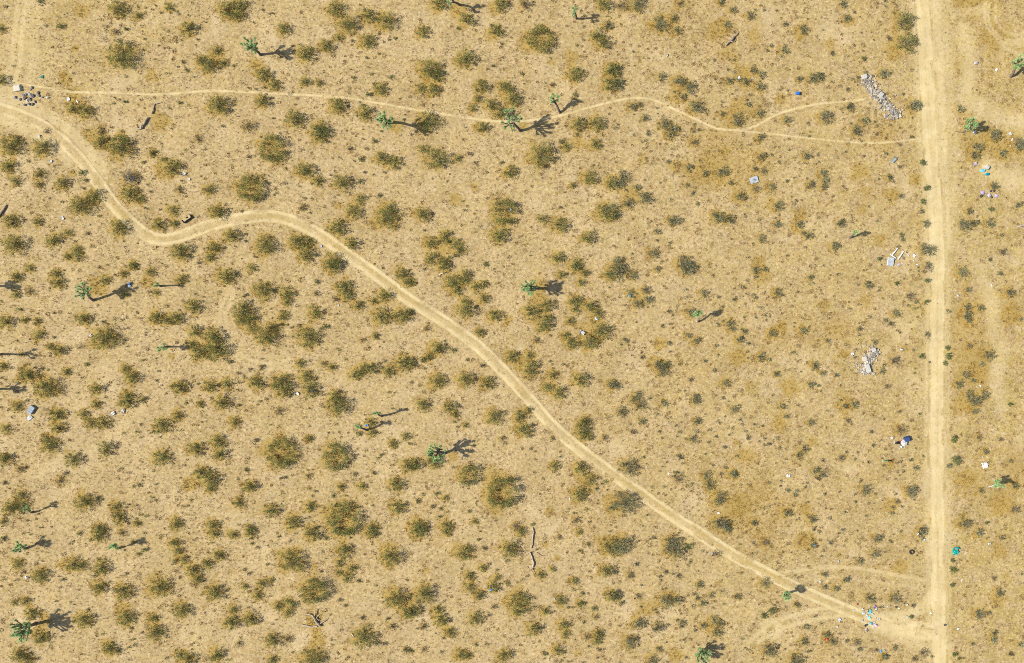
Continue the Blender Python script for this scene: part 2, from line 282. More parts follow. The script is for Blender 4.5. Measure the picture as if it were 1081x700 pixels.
(0,560):"515,25,46;15,45,16;915,68,28;935,110,28;965,155,26;920,165,16;1015,210,36;1040,260,30;1075,170,16;90,180,34;210,240,44;380,180,40;425,190,34;530,200,42;520,305,40;645,325,46;840,300,56;960,425,46;130,375,24;165,440,40;440,475,48;215,570,42;660,465,52;805,465,30;820,540,48;575,625,42;100,655,40;140,690,35;990,690,40;70,385,18;410,18,16;755,15,10;360,72,10;700,62,14;760,105,18,g;725,128,14;80,265,10;12,260,10;540,548,9;620,640,12;675,620,7;708,605,7;700,577,6;1062,340,8;945,660,30;640,15,25,d;460,418,8;210,525,45,h;240,460,40,h;640,410,45,h;340,180,40,h",
(216,560):"50,20,30;150,25,26;240,15,30;565,20,42;690,5,30;880,12,36;75,135,32;15,180,28;735,110,40;980,140,58;460,165,72;575,320,78,r;710,175,24;705,225,20;775,205,30;750,255,32;1010,365,58;1065,440,30;50,330,48;210,298,22;300,285,28;348,265,18;280,345,28;385,400,28;435,375,24;465,395,24;435,440,28;150,420,26;135,490,42;240,470,40;355,580,40;435,578,24,d;180,600,20,d;60,660,42;840,565,62;565,690,70;355,690,30;120,310,10;230,230,14,d;810,270,14;900,293,10;635,148,8;710,370,14,d;740,400,12,d;965,467,12;990,510,24,d;1060,635,24,d;830,465,16,d;945,600,16,d;130,683,10;640,45,12;905,600,16;580,185,20,h;580,480,60,h;600,570,40,h",
(432,560):"50,5,45;200,10,26;530,100,50;1065,90,50;290,120,48;320,245,30;320,305,34;370,345,32;445,300,38;465,250,20;585,390,65,r;80,335,56;15,425,46;150,420,28;165,475,42;350,470,42;215,540,34;660,525,42;820,500,32;825,550,26;800,375,34;720,430,28;905,390,24;695,235,28;1040,215,38;1065,345,36;1000,545,30;995,580,30;935,565,22,d;270,660,34;310,665,26;500,665,38;785,635,34;590,10,30;395,95,14;390,200,24;755,205,18;445,405,20,d;420,450,12,d;515,275,12;520,290,10;460,210,10;365,50,7;595,260,8;870,270,24;865,315,10;915,335,12;835,275,8;900,10,18;945,75,12;900,110,12;1025,50,8;790,40,18,d;320,565,8;350,605,12;405,600,10;975,415,16;985,460,18,d;710,655,16;75,630,20,d;5,640,14;95,208,22,h;75,510,24,d;715,75,24,h;890,645,28,h;780,145,20,h",
(648,560):"45,80,54;30,110,30;310,60,42;330,110,46;290,100,35;390,85,24,g;85,240,22;120,180,14;15,345,30;45,385,14;130,350,26,d;275,375,38;335,370,32;130,495,38;235,515,34;85,595,40;240,630,18;360,490,22;455,290,22;515,345,18;470,385,22;440,360,14;655,350,22;790,450,24,g;830,425,26,g;530,475,26;560,495,26;545,540,32;470,505,20;800,280,34;540,125,30,d;970,395,20;1015,510,20;1005,590,24;820,635,38;960,690,40;205,690,34;800,65,26,d;600,0,20;1050,80,20;675,573,9;665,75,8;730,125,8;670,228,9;310,230,9;270,220,14;340,240,14,d;580,390,8;705,630,8;205,40,12;5,220,14;30,270,8;180,410,60,h;280,345,50,h;1010,50,50,h;330,660,50,h;510,500,55,h",
(864,560):"545,20,32;310,45,24;300,125,28;220,165,22;35,235,18;145,262,24;95,310,20;35,300,16;275,360,34;405,360,34;490,458,14,g;45,555,24;75,590,26;205,595,26,d;215,630,14;405,625,18;350,668,22;150,585,12;555,650,32,d;510,680,18,d;710,210,28,g;708,163,14,g;705,290,14,g;955,330,26;850,445,32;900,440,18,d;715,655,16,g;740,678,10,g;850,15,24;970,40,20,d;930,255,18,d;935,545,18;925,580,22;1070,605,18;1020,655,16,d;815,600,12;1075,228,10;305,195,20,h;310,635,12,d;65,65,14;105,125,20,h;110,15,10;445,30,20,h;430,200,60,h;950,370,50,h;960,110,50,h",
}
# ================================================================ tracks (pixel polylines), bushes, ochre mats -> maps of the floor
def W2(pts): return np.array([P(*q) for q in pts])
def smooth(pts, n=8):
    p = [pts[0]] + list(pts) + [pts[-1]]; out = []
    for i in range(1, len(p) - 2):
        a, b, c, d = (np.array(q, float) for q in p[i - 1:i + 3])
        for k in range(n):
            t = k / n
            out.append(.5 * ((2 * b) + (c - a) * t + (2 * a - 5 * b + 4 * c - d) * t * t + (3 * b - a - 3 * c + d) * t ** 3))
    out.append(np.array(p[-2], float)); return [tuple(q) for q in out]
def offset(w, d):
    t = np.gradient(w, axis=0); t /= np.linalg.norm(t, axis=1)[:, None] + 1e-9
    return w + np.stack([-t[:, 1], t[:, 0]], 1) * d

MAIN = W2(smooth([(971, -45), (973, 0), (976, 40), (979, 90), (981, 140), (986, 200), (988, 250), (990, 290), (989, 350), (988.5, 420), (988.5, 490), (989, 560), (990.5, 630), (991.5, 700), (992, 745)], 5))
TRACK = W2(smooth([(-40, 98), (0, 114), (20, 121), (42, 131), (62, 145), (76, 158), (88, 172), (106, 196), (120, 216), (136, 232), (155, 248), (172, 253), (192, 249), (216, 240), (246, 232), (276, 228), (298, 230), (318, 237), (338, 248), (358, 262), (382, 279), (408, 298), (432, 316), (472, 341), (502, 363), (528, 388), (557, 419), (584, 450), (612, 474), (648, 501), (678, 522), (708, 543), (734, 560), (768, 582), (808, 604), (838, 619), (866, 632), (904, 648), (930, 657), (954, 663), (988, 668)], 5))
PATH = W2(smooth([(-30, 82), (5, 84), (20, 88), (50, 93), (80, 97), (120, 98), (170, 99.5), (216, 96), (256, 97), (296, 99), (346, 101.6), (376, 105), (432, 114.5), (472, 121), (512, 127), (532, 128), (560, 127), (592, 122), (620, 114), (648, 107), (668, 103.5), (688, 105), (718, 118), (748, 132), (764, 137), (792, 135), (822, 120), (848, 113), (870, 109), (912, 105)], 4))
PATH2 = W2(smooth([(764, 137), (790, 139), (830, 143), (864, 147), (914, 151), (945, 149.5), (974, 146)], 4))

STROKES = []     # polyline, half width, softness, strength
def stroke(w, half, soft, s, key='wear'): STROKES.append((np.asarray(w), half, soft, s, key))
stroke(MAIN, 1.0, .5, .84); stroke(MAIN, 1.6, 1.2, .5); stroke(offset(MAIN, 1.02), .08, .22, .95); stroke(offset(MAIN, -1.05), .08, .2, .92); stroke(offset(MAIN, .62), .22, .3, 1.0); stroke(offset(MAIN, -.6), .22, .3, 1.0)
stroke(W2([(984, -30), (988, 60), (992, 150), (996, 260)]), .8, 1.6, .62)
stroke(W2([(992, -30), (999, 60), (1004, 150), (1004, 240)]), .5, 2.2, .42)
stroke(W2([(966, -30), (971, 60), (975, 160), (980, 300), (981, 430), (982, 560), (984, 720)]), .15, .4, .4)
stroke(W2([(1000, 270), (999, 400), (1000, 520), (1001, 720)]), .3, .8, .42)
stroke(offset(TRACK, .74), .12, .34, .95); stroke(offset(TRACK, -.74), .12, .34, .95); stroke(TRACK, .6, .75, .4)
for a, b, o in ((0, 34, 2.0), (0, 28, -1.7)): stroke(offset(TRACK, o)[a:b], .5, 1.2, .5)
stroke(TRACK[-13:], .9, 1.5, .75); stroke(W2([(925, 653), (955, 651), (978, 640), (984, 628)]), .5, 1.2, .6)
stroke(W2([(925, 662), (955, 674), (980, 688), (988, 705)]), .5, 1.2, .5)
stroke(W2([(945, 663), (990, 668)]), 1.0, 1.6, .7)
stroke(PATH, .07, .26, .8); stroke(PATH2, .05, .25, .66)
stroke(W2([(864, 136), (885, 126), (906, 119)]), .05, .3, .4)
# fainter wheel marks
def arc(cx, cy, r, a0, a1, n=24, sq=1.0): return W2([(cx + r * math.cos(math.radians(a)), cy + r * sq * math.sin(math.radians(a))) for a in np.linspace(a0, a1, n)])
for r in (22, 29, 33): stroke(arc(1072, 14, r, 20, 200), .1, .4, .46)
for r, s in ((46, .46), (52, .4), (38, .33)): stroke(arc(284, 338, r, 60, 215), .12, .6, s)
stroke(W2([(224, 338), (215, 341), (204, 346)]), .4, .8, .35)
for o in (-5, 5):
    stroke(W2(smooth([(795 + o, 678), (808, 668 + o), (822, 660 + o), (840, 654 + o), (864, 648 + o), (892, 645 + o)])), .15, .5, .55)
stroke(arc(815, 664, 8, 0, 360), .3, .8, .5); stroke(arc(760, 697, 60, -40, -95), .1, .5, .2)
stroke(W2(smooth([(815, 603), (838, 603), (870, 599), (905, 600), (940, 606), (984, 614)])), .15, .5, .5)
stroke(W2(smooth([(838, 611), (880, 609), (925, 614), (984, 622)])), .12, .5, .35)
for o in (0, 7): stroke(W2([(22 + o, -20), (16 + o, 30), (12 + o * 1.3, 70), (4 + o, 96)]), .2, .7, .5)
stroke(W2([(40, -10), (30, 40), (34, 80)]), .8, 2.0, .35)
stroke(W2(smooth([(1018, 104), (1040, 116), (1060, 124), (1090, 131)])), .3, 2.6, .52); stroke(W2(smooth([(1045, 176), (1060, 187), (1090, 192)])), .4, 3.0, .52)
stroke(W2(smooth([(1034, 290), (1045, 318), (1050, 345), (1056, 375), (1052, 400), (1057, 430)])), .2, 2.8, .42)
stroke(W2([(1000, 20), (1008, 14), (1040, 10)]), .3, 1.2, .4); stroke(W2([(1018, 30), (1022, 60), (1020, 95)]), .3, 2.6, .5)
stroke(W2([(1046, 30), (1058, 48), (1081, 60)]), .2, .6, .4)
stroke(W2([(624, 372), (660, 352), (700, 322)]), .15, .9, .25); stroke(W2([(932, 372), (948, 358), (968, 338)]), .2, .6, .4)
stroke(W2([(942, 325), (954, 312), (966, 300)]), .15, .6, .3)
stroke(W2([(953, 60), (952, 20), (955, -10)]), .15, .6, .3); stroke(W2([(957, 140), (957, 250), (960, 380), (962, 520)]), .15, .6, .25)
for o in (0, 7): stroke(W2(smooth([(366 + o, 70), (378 + o, 58), (396 + o, 44), (420 + o, 26), (448, 6)])), .12, .7, .22)
stroke(W2(smooth([(432, 160), (500, 200), (560, 216)])), 1.5, 6, .16); stroke(W2([(335, 400), (400, 405), (450, 470)]), 1.5, 6, .2)
stroke(W2([(40, 500), (110, 470), (150, 425)]), .4, 2.0, .35)

# where the tracks are broken: tufts and drifted litter on the ruts, streaks along the graded road
rb = np.random.default_rng(91)
def piece(w, a, L, off):
    seg = np.linalg.norm(np.diff(w, axis=0), axis=1); q = np.concatenate([[0], np.cumsum(seg)]); t = np.linspace(a, min(a + L, q[-1]), 6)
    return offset(np.stack([np.interp(t, q, w[:, 0]), np.interp(t, q, w[:, 1])], 1), off)
for _ in range(120): stroke(piece(TRACK, rb.uniform(0, 205), rb.uniform(.5, 3.0), rb.choice([-1, 1]) * rb.uniform(.45, 1.1)), rb.uniform(.02, .12), rb.uniform(.2, .5), rb.uniform(.25, .75), 'cut')
for _ in range(120): stroke(piece(MAIN, rb.uniform(0, 120), rb.uniform(2, 14), rb.normal() * .75), .02, rb.uniform(.10, .22), rb.uniform(.08, .30), 'cut')
for _ in range(70): stroke(piece(MAIN, rb.uniform(0, 120), rb.uniform(.5, 3), rb.choice([-1, 1]) * rb.uniform(.95, 1.4)), .05, rb.uniform(.2, .4), rb.uniform(.3, .7), 'cut')
for _ in range(45): stroke(piece(PATH, rb.uniform(0, 155), rb.uniform(.4, 1.6), rb.normal() * .08), .03, .2, rb.uniform(.2, .5), 'cut')

def field(x, y, key='wear'):
    """how worn the floor is at each point"""
    out = np.zeros_like(x)
    for w, half, soft, s, k in STROKES:
        if k != key: continue
        m = half + soft
        for i in range(len(w) - 1):
            a, b = w[i], w[i + 1]
            sel = np.nonzero((x > min(a[0], b[0]) - m) & (x < max(a[0], b[0]) + m) & (y > min(a[1], b[1]) - m) & (y < max(a[1], b[1]) + m))[0]
            if not len(sel): continue
            d = b - a; L2 = float(d @ d) + 1e-12
            t = np.clip(((x[sel] - a[0]) * d[0] + (y[sel] - a[1]) * d[1]) / L2, 0, 1)
            dist = np.hypot(x[sel] - a[0] - t * d[0], y[sel] - a[1] - t * d[1])
            q = np.clip(1 - (dist - half) / soft, 0, 1); q = q * q * (3 - 2 * q) * s
            out[sel] = np.maximum(out[sel], q)
    return out * (1 - field(x, y, 'cut')) if key == 'wear' else out

# ---- the plants
BUSH = []
for (tx, ty), v in TILES.items():
    for q in v.split(';'):
        p = q.split(','); kind = p[3] if len(p) > 3 else 'b'
        px, py, r = tx + float(p[0]) / 5, ty + float(p[1]) / 5, float(p[2]) / 5
        hh = {'h': 0, 'g': .6}.get(kind, min(1.3, .35 + .06 * r)) * .6
        if kind == 'b' and (math.hypot(px - 612, py - 340) < 28 or math.hypot(px - 270, py - 340) < 34): r *= 1.2
        x, y = P(px, py, hh)
        BUSH.append(dict(k=kind, px=px, py=py, rp=r, x=x, y=y, r=r * S))

def blobs(x, y):
    """ochre mats of dry grass under and round the bushes"""
    out = np.zeros_like(x); r0 = np.random.default_rng(3)
    for b in BUSH:
        e = r0.uniform(.75, 1.0); ph = r0.uniform(0, 6.28); k = int(r0.integers(2, 5))
        if b['k'] == 'g': continue
        if b['k'] == 'h': R = b['r'] * 1.15; s = (.92 if b['px'] < 560 else .74) * e; cx, cy = b['x'], b['y']
        else:
            if b['rp'] < 3.6: R = b['r'] * 1.5; s = .45 * e
            else: R = b['r'] * 1.28 + .15; s = .95 * e
            if b['k'] == 'd': s *= .7
            cx, cy = b['x'] - b['r'] * .26, b['y'] + b['r'] * .04  # dry grass shifted sunward, so each bush's shadow side is put into the colour
        if b['px'] > 650 and b['k'] != 'h': s *= .8
        sel = np.nonzero((abs(x - cx) < R * 1.5) & (abs(y - cy) < R * 1.5))[0]
        if not len(sel): continue
        dx, dy = x[sel] - cx, y[sel] - cy; th = np.arctan2(dy, dx)
        d = np.hypot(dx, dy) / (R * (1 + .16 * np.sin(k * th + ph) + .09 * np.sin((k + 3) * th + 2 * ph)))
        q = np.clip((1.15 - d) / .75, 0, 1) * s
        out[sel] = 1 - (1 - out[sel]) * (1 - q)
    return out

def tone_at(x, y):
    px, py = x / S + 540.5, 350 - y / S
    t = .40 + .34 * np.clip((px - 560) / 330, 0, 1) + .45 * np.clip((px - 950) / 50, 0, 1) + .3 * np.clip((px - 990) / 30, 0, 1) * np.clip((300 - py) / 200, 0, 1)
    t = t + .45 * np.clip((200 - py) / 200, 0, 1) * np.clip((260 - px) / 200, 0, 1)
    t = t + .2 * noise2(x * .12, y * .12, 21, 7) + .14 * noise2(x * .4, y * .4, 22, 7)
    return np.clip(t, 0, 1)

def axis(half, step, far):
    a = np.arange(-half, half + step / 2, step); e = half; out = []; d = step
    while e < far: d *= 1.35; e += d; out.append(e)
    o = np.array(out); return np.concatenate([-o[::-1], a, o])
GX, GY = axis(93.0, .25, 3000.0), axis(62.0, .25, 3000.0)
XX, YY = np.meshgrid(GX, GY)
fx, fy = XX.ravel(), YY.ravel()
FADE = np.exp(-np.maximum(0, np.hypot(fx, fy) - 250) / 400)
WEAR, OCH, TONE = field(fx, fy), blobs(fx, fy), tone_at(fx, fy)
pxg = fx / S + 540.5
OCH = OCH + .42 * np.clip(noise2(fx * .17, fy * .17, 33, 9) + .25 * noise2(fx * .6, fy * .6, 34, 9) - .02, 0, .6) * (.35 + .9 * np.clip((pxg - 540) / 150, 0, 1)) * 1.6
OCH = OCH + .34 * np.clip((pxg - 1000) / 15, 0, 1) * np.clip((250 - (350 - fy / S)) / 150, 0, 1) * np.clip(.6 + noise2(fx * .35, fy * .35, 36, 8), 0, 1)
OCH = np.clip(OCH + .30 * np.clip(noise2(fx * .5, fy * .5, 31, 8) - .12, 0, 1) * 1.3, 0, 1) * (1 - .85 * WEAR)
def look(arr, x, y):
    i = np.clip(np.searchsorted(GX, x), 0, len(GX) - 1); j = np.clip(np.searchsorted(GY, y), 0, len(GY) - 1)
    return arr.reshape(XX.shape)[j, i]

def grid_mesh(name, X, Y, Z, wear, och, tone):
    nj, ni = X.shape; n = ni * nj; me = bpy.data.meshes.new(name)
    co = np.stack([X.ravel(), Y.ravel(), Z.ravel()], 1).astype(np.float32)
    me.vertices.add(n); me.vertices.foreach_set('co', co.ravel())
    idx = np.arange(n, dtype=np.int32).reshape(nj, ni)
    q = np.stack([idx[:-1, :-1], idx[:-1, 1:], idx[1:, 1:], idx[1:, :-1]], -1).reshape(-1, 4); m = len(q)
    me.loops.add(m * 4); me.loops.foreach_set('vertex_index', q.ravel())
    me.polygons.add(m); me.polygons.foreach_set('loop_start', np.arange(0, m * 4, 4, dtype=np.int32)); me.polygons.foreach_set('loop_total', np.full(m, 4, dtype=np.int32))
    me.polygons.foreach_set('use_smooth', np.ones(m, dtype=bool))
    me.update(calc_edges=True)
    for nm, ar in (('wear', wear), ('ochre', och), ('tone', tone)):
        a = me.attributes.new(nm, 'FLOAT', 'POINT'); a.data.foreach_set('value', np.ascontiguousarray(ar, dtype=np.float32).ravel())
    me.materials.append(M_SOIL); return me

tag(link('ground', grid_mesh('ground', XX, YY, gz(fx, fy) * FADE, WEAR, OCH, TONE)), 'dry tan desert floor of sand and straw-coloured grass litter', kind='structure')

def strip(name, w, half, step, label, lift, ridge=0.0, flare=None):
    """a road as a strip of its own, just above the floor, its borders uneven"""
    seg = np.linalg.norm(np.diff(w, axis=0), axis=1); s = np.concatenate([[0], np.cumsum(seg)])
    q = np.arange(0, s[-1], step * 2); c = np.stack([np.interp(q, s, w[:, 0]), np.interp(q, s, w[:, 1])], 1)
    t = np.gradient(c, axis=0); t /= np.linalg.norm(t, axis=1)[:, None]; nrm = np.stack([-t[:, 1], t[:, 0]], 1)
    v = np.linspace(-1, 1, int(2 * half / step) + 1)
    hl = half * (1 + .13 * noise2(q * 1.1, q * 0 + 1, 5, 6) + .08 * noise2(q * 3.3, q * 0, 6, 6)); hr = half * (1 + .13 * noise2(q * 1.2, q * 0 + 5, 8, 6) + .08 * noise2(q * 3.1, q * 0, 9, 6))
    if flare is not None: hl = hl * flare(q / s[-1]); hr = hr * flare(q / s[-1])
    h = np.where(v[None, :] > 0, hl[:, None], hr[:, None]); d = v[None, :] * h
    X = c[:, 0, None] + nrm[:, 0, None] * d; Y = c[:, 1, None] + nrm[:, 1, None] * d
    x, y = X.ravel(), Y.ravel()
    z = gz(x, y) + lift + (ridge * np.exp(-(d / .45) ** 2) + ridge * .8 * np.exp(-((np.abs(d) - half * .8) / .3) ** 2)).ravel() * (1 - (np.abs(v)[None, :] ** 8 + 0 * d).ravel())
    we = field(x, y); oc = look(OCH, x, y)
    if ridge: oc = np.maximum(oc * .5, (.8 * np.exp(-(d / .36) ** 2)).ravel() * np.clip(.6 + .9 * noise2(x * .8, y * .8, 12, 6), 0, 1))
    o = link(name, grid_mesh(name, X, Y, z.reshape(X.shape), we, oc, tone_at(x, y)))
    return tag(o, label, kind='structure')
strip('road', MAIN, 1.75, .12, 'graded straight dirt road along the side of the desert lot', .012, .012)
strip('track', TRACK[:-3], 1.12, .12, 'winding two-rut dirt track crossing the desert to the straight road', .009, .035)
strip('footpath', PATH, .3, .08, 'thin worn footpath winding between bushes above the track', .006)
strip('path', PATH2, .24, .08, 'faint thin branch of the footpath towards the straight road', .0035)
# ================================================================ plants
def leaf_tris(c, n, size, asp, cols, r, up=.3):
    """n small leaves round the points c (n,3)"""
    a = r.normal(size=(n, 3)); a[:, 2] *= .6; a /= np.linalg.norm(a, axis=1)[:, None]
    b = r.normal(size=(n, 3)); b[:, 2] *= .7; b -= a * (a * b).sum(1)[:, None]; b /= np.linalg.norm(b, axis=1)[:, None] + 1e-9
    L = size * r.uniform(.6, 1.35, n)[:, None]; w = L * asp
    return np.stack([c - b * w * .5, c + b * w * .5, c + a * L], 1), cols

OLIVE = np.array([(.105, .115, .034), (.075, .09, .03), (.15, .145, .04), (.20, .165, .045), (.055, .065, .03), (.13, .13, .055)])
GREY = np.array([(.11, .115, .06), (.085, .09, .055), (.145, .14, .075), (.19, .165, .085), (.06, .065, .045), (.15, .145, .10)])
GREEN = np.array([(.085, .115, .025), (.065, .09, .022), (.115, .13, .03), (.085, .095, .03)])
BROWN = np.array([(.16, .11, .06), (.11, .08, .055), (.20, .15, .075), (.12, .105, .06), (.085, .07, .05)])
VIOLET = np.array([(.14, .13, .14), (.10, .095, .11), (.18, .165, .16), (.13, .12, .10)])

def bush_parts(seed, R, pal, ring=False, dense=1.0, Hs=None, stems=True, leafn=330, lsize=.135):
    """leaves and twigs of one bush of radius R, base at the origin"""
    r = np.random.default_rng(seed); Hh = Hs or min(1.35, .38 + .5 * R)
    K = int(7 + 8.5 * R * (1.7 if ring else 1)); ph = r.uniform(0, 6.28, 3); lob = int(r.integers(2, 5))
    az = r.uniform(0, 2 * math.pi, K); rf = np.sqrt((np.arange(K) + r.uniform(0, 1, K)) / K) * .86; az = np.arange(K) * 2.39996 + r.normal(0, .25, K)
    if ring:
        az = np.linspace(0, 2 * math.pi, K, endpoint=False) + r.normal(0, .12, K); rf = r.uniform(.52, .9, K)
        gap = r.uniform(0, 6.28, 1); keep = np.ones(K, bool)
        for g in gap: keep &= np.abs((az - g + math.pi) % (2 * math.pi) - math.pi) > .16
        inner = r.uniform(0, 1, K) < .12; rf[inner] *= .45
        az, rf = az[keep], rf[keep]; K = len(az)
    lw = .35 if ring else 1.0
    rad = R * rf * (1 + lw * .11 * np.sin(lob * az + ph[0]) + lw * .08 * np.sin((lob + 2) * az + ph[1]))
    top = Hh * (1 - .5 * rf ** 2) * r.uniform(.65, 1.05, K)
    cc = np.stack([rad * np.cos(az), rad * np.sin(az), top], 1)
    cr = np.clip(R * r.uniform(.12, .24, K), .12, .36)
    n = int(leafn * R * R * dense * (.8 if ring else 1)) + 60
    k = r.integers(0, K, n); q = r.normal(size=(n, 3)) * np.array([.62, .62, .5]); c = cc[k] + q * cr[k][:, None]
    c[:, 2] = np.maximum(c[:, 2], .04)
    kt = r.integers(0, len(pal), K); ci = np.where(r.uniform(size=n) < .6, kt[k], r.integers(0, len(pal), n))
    cols = pal[ci] * np.array((.98, 1.05, .95)) * r.uniform(.5, 1.5, (n, 1)) * 2.05
    lt, lc = leaf_tris(c, n, lsize, .62, cols, r)
    tw = []; tc = []
    if stems:
        m = int(K * 2.6)
        for i in range(m):
            e = cc[i % K] + r.normal(size=3) * cr[i % K] * .9; e[2] = max(e[2] * r.uniform(.75, 1.15), .08)
            a = np.array([e[0] * .25 if not ring else e[0] * .8, e[1] * .25 if not ring else e[1] * .8, 0]) + np.append(r.normal(size=2) * .06, -.03)
            md = (a + e) / 2 + r.normal(size=3) * .05 + np.array([0, 0, .06])
            for u, v, w0, w1 in ((a, md, .02, .014), (md, e, .014, .005)):
                d = v - u; s1 = np.cross(d, [0.3, .2, 1]); s1 /= np.linalg.norm(s1) + 1e-9; s2 = np.cross(d, s1); s2 /= np.linalg.norm(s2) + 1e-9
                col = np.array((.25, .21, .18)) * r.uniform(.6, 1.5)
                for s in (s1, s2):
                    tw += [[u - s * w0, u + s * w0, v + s * w1], [u - s * w0, v + s * w1, v - s * w1]]; tc += [col, col]
    return lt, lc, np.array(tw), np.array(tc)

PROTO = {}
def bush_proto(kind, R, px):
    sizes = [.45, .65, .9, 1.2, 1.5, 1.9, 2.4, 3.0] ; s = min(sizes, key=lambda q: abs(q - R)); var = int(rng.integers(0, 4 if kind == 'b' else 3))
    look_ = {'g': 'g', 'd': 'd', 'x': 'x'}.get(kind, 'grey' if px > 650 and not (945 < px < 970 and R > 1.6) else 'olive'); key = (kind, s, var, look_)
    if key not in PROTO:
        pal = dict(g=GREEN, d=BROWN, x=VIOLET, grey=GREY, olive=OLIVE)[look_]
        seed = abs(hash((kind, int(s * 100), var, look_ == 'grey'))) % 9999 if False else int(s * 100) * 7 + var * 1013 + sum(map(ord, kind + look_)) * 31
        lt, lc, tw, tc = bush_parts(seed, s, pal, ring=kind == 'r', dense={'b': 1.0, 'r': 1.5, 'g': 1.2, 'd': .55, 'x': 1.3}.get(kind, 1.0))
        PROTO[key] = (tri_mesh('foliage', lt, lc, M_LEAF), tri_mesh('stem_sprays', tw, tc, M_TWIG), s)
    return PROTO[key]

# ---- which bushes stand alone
plants = [b for b in BUSH if b['k'] != 'h']
big = sorted([b for b in plants if b['k'] in 'brdx'], key=lambda b: -b['r'])
ALONE = big[:298]; REST = big[298:]
GREENS = [b for b in plants if b['k'] == 'g']

# landmarks by which a bush can be pointed out: name, px, py
MARKS = [('the pale square board', 795, 190), ('the white bed frame', 948, 267), ('the loose tyre', 962, 583), ('the crumpled teal tarp', 1009, 581), ('the gutted brown couch', 197.6, 231),
    ('the grey mattress', 33.5, 434), ('the blue bucket', 840.5, 99), ('the long slanting rubble heap', 930, 105), ('the curved rubble heap', 919, 381), ('the fallen forked dead tree', 332, 657),
    ('the crooked grey fallen trunk', 150, 126), ('the long thin dead branch', 562, 584), ('the short fallen log', 771, 42), ('the rubbish heap by the footpath', 30, 102), ('the grey burnt-looking bush', 137, 188),
    ('the lacy round-crowned Joshua tree', 24, 664), ('the compact Joshua tree near the middle', 559, 304), ('the spreading Joshua tree on the footpath', 540, 126), ('the forked Joshua tree', 88, 309),
    ('the Joshua tree near the ring bushes', 461, 478), ('the Joshua tree above the footpath', 265, 48), ('the Joshua tree crowded by a bush', 407, 127), ('the small Joshua tree beside the footpath', 585, 105),
    ('the slim pair of Joshua trees', 388, 444), ('the lone white-stemmed Joshua tree', 736, 330), ('the slanting dead-looking Joshua tree', 904, 244), ('the Joshua tree at the track edge', 831, 629),
    ('the litter scattered on the track', 917, 652), ('the pale short log', 467, 289), ('the sharpest bend of the track', 166, 256), ('the top of the track hump', 280, 228), ('the meeting of track and road', 975, 668),
    ('the broad ring of bushes right of centre', 613, 341), ('the white rubbish square', 1038, 491), ('the dark blue rubbish', 955, 463), ('the blue and white rubbish', 1040, 181), ('the thin two-tipped Joshua tree', 171, 367),
    ('the Joshua tree with the brightest tips', 741, 692), ('the small round Joshua tree', 20, 578), ('the squat Joshua tree', 120, 578), ('the green-tipped Joshua tree at the top edge', 477, 2)]
def size_word(b): return 'huge' if b['rp'] > 15 else 'broad' if b['rp'] > 11 else 'large' if b['rp'] > 9.4 else 'mid-sized' if b['rp'] > 7.8 else 'smallish'
def look_word(b):
    if b['k'] == 'r': return 'ring-shaped olive bush'
    if b['k'] == 'd': return 'brown dry bush'
    if b['k'] == 'x': return 'grey-violet dry bush'
    return 'grey-green bush' if b['px'] > 650 else 'olive bush'
USED = set()
def label_all(items, lookf, sizef, noun):
    claim = {}
    for nm, mx, my in MARKS:
        for dr, ux, uy in (('above', 0, -1), ('below', 0, 1), ('left of', -1, 0), ('right of', 1, 0)):
            best = None
            for b in items:
                dx, dy = b['px'] - mx, b['py'] - my; along = dx * ux + dy * uy; across = abs(dx * uy) + abs(dy * ux)
                if along > 3 and across < along * .9 and along < 75:
                    if best is None or along + across < best[0]: best = (along + across, b)
            if best is not None:
                q = claim.get(id(best[1]))
                if q is None or best[0] < q[0]: claim[id(best[1])] = (best[0], f'closest {noun} {dr} {nm}')
    for b in items:
        head = f'{sizef(b)} {lookf(b)}'.strip()
        opts = []
        if id(b) in claim: opts.append(f'{head}, {claim[id(b)][1]}')
        ax, ay = b['px'] / 10.81, b['py'] / 7.0
        opts += [f'{head}, {ax:.0f} percent across and {ay:.0f} percent down the photo', f'{head}, {ax:.1f} percent across and {ay:.1f} percent down the photo']
        for o in opts:
            if o not in USED and len(o.split()) <= 16: break
        USED.add(o); b['label'] = o
label_all(ALONE, look_word, size_word, 'large bush'); label_all(GREENS, lambda b: 'bright green shrub', lambda b: 'small' if b['rp'] < 4 else 'rounded', 'bright green shrub')

for b in ALONE + GREENS:
    fo, st, s = bush_proto(b['k'], b['r'], b['px'])
    green = b['k'] == 'g'
    e = empty('green_shrub' if green else 'desert_bush', (b['x'], b['y'], gzf(b['x'], b['y']) - .01), float(rng.uniform(0, 6.28)))
    k = b['r'] / s * (.8 if green else 1.0); k *= .95 / .95; e.scale = (k * float(rng.uniform(.92, 1.1)), k * float(rng.uniform(.92, 1.1)), float(rng.uniform(.85, 1.15)) * (k ** .5))
    tag(e, b['label'], 'shrub' if green else 'bush', 'bright green shrubs' if green else 'bushes dotted over the desert')
    link('foliage', fo, e); link('stem_sprays', st, e)

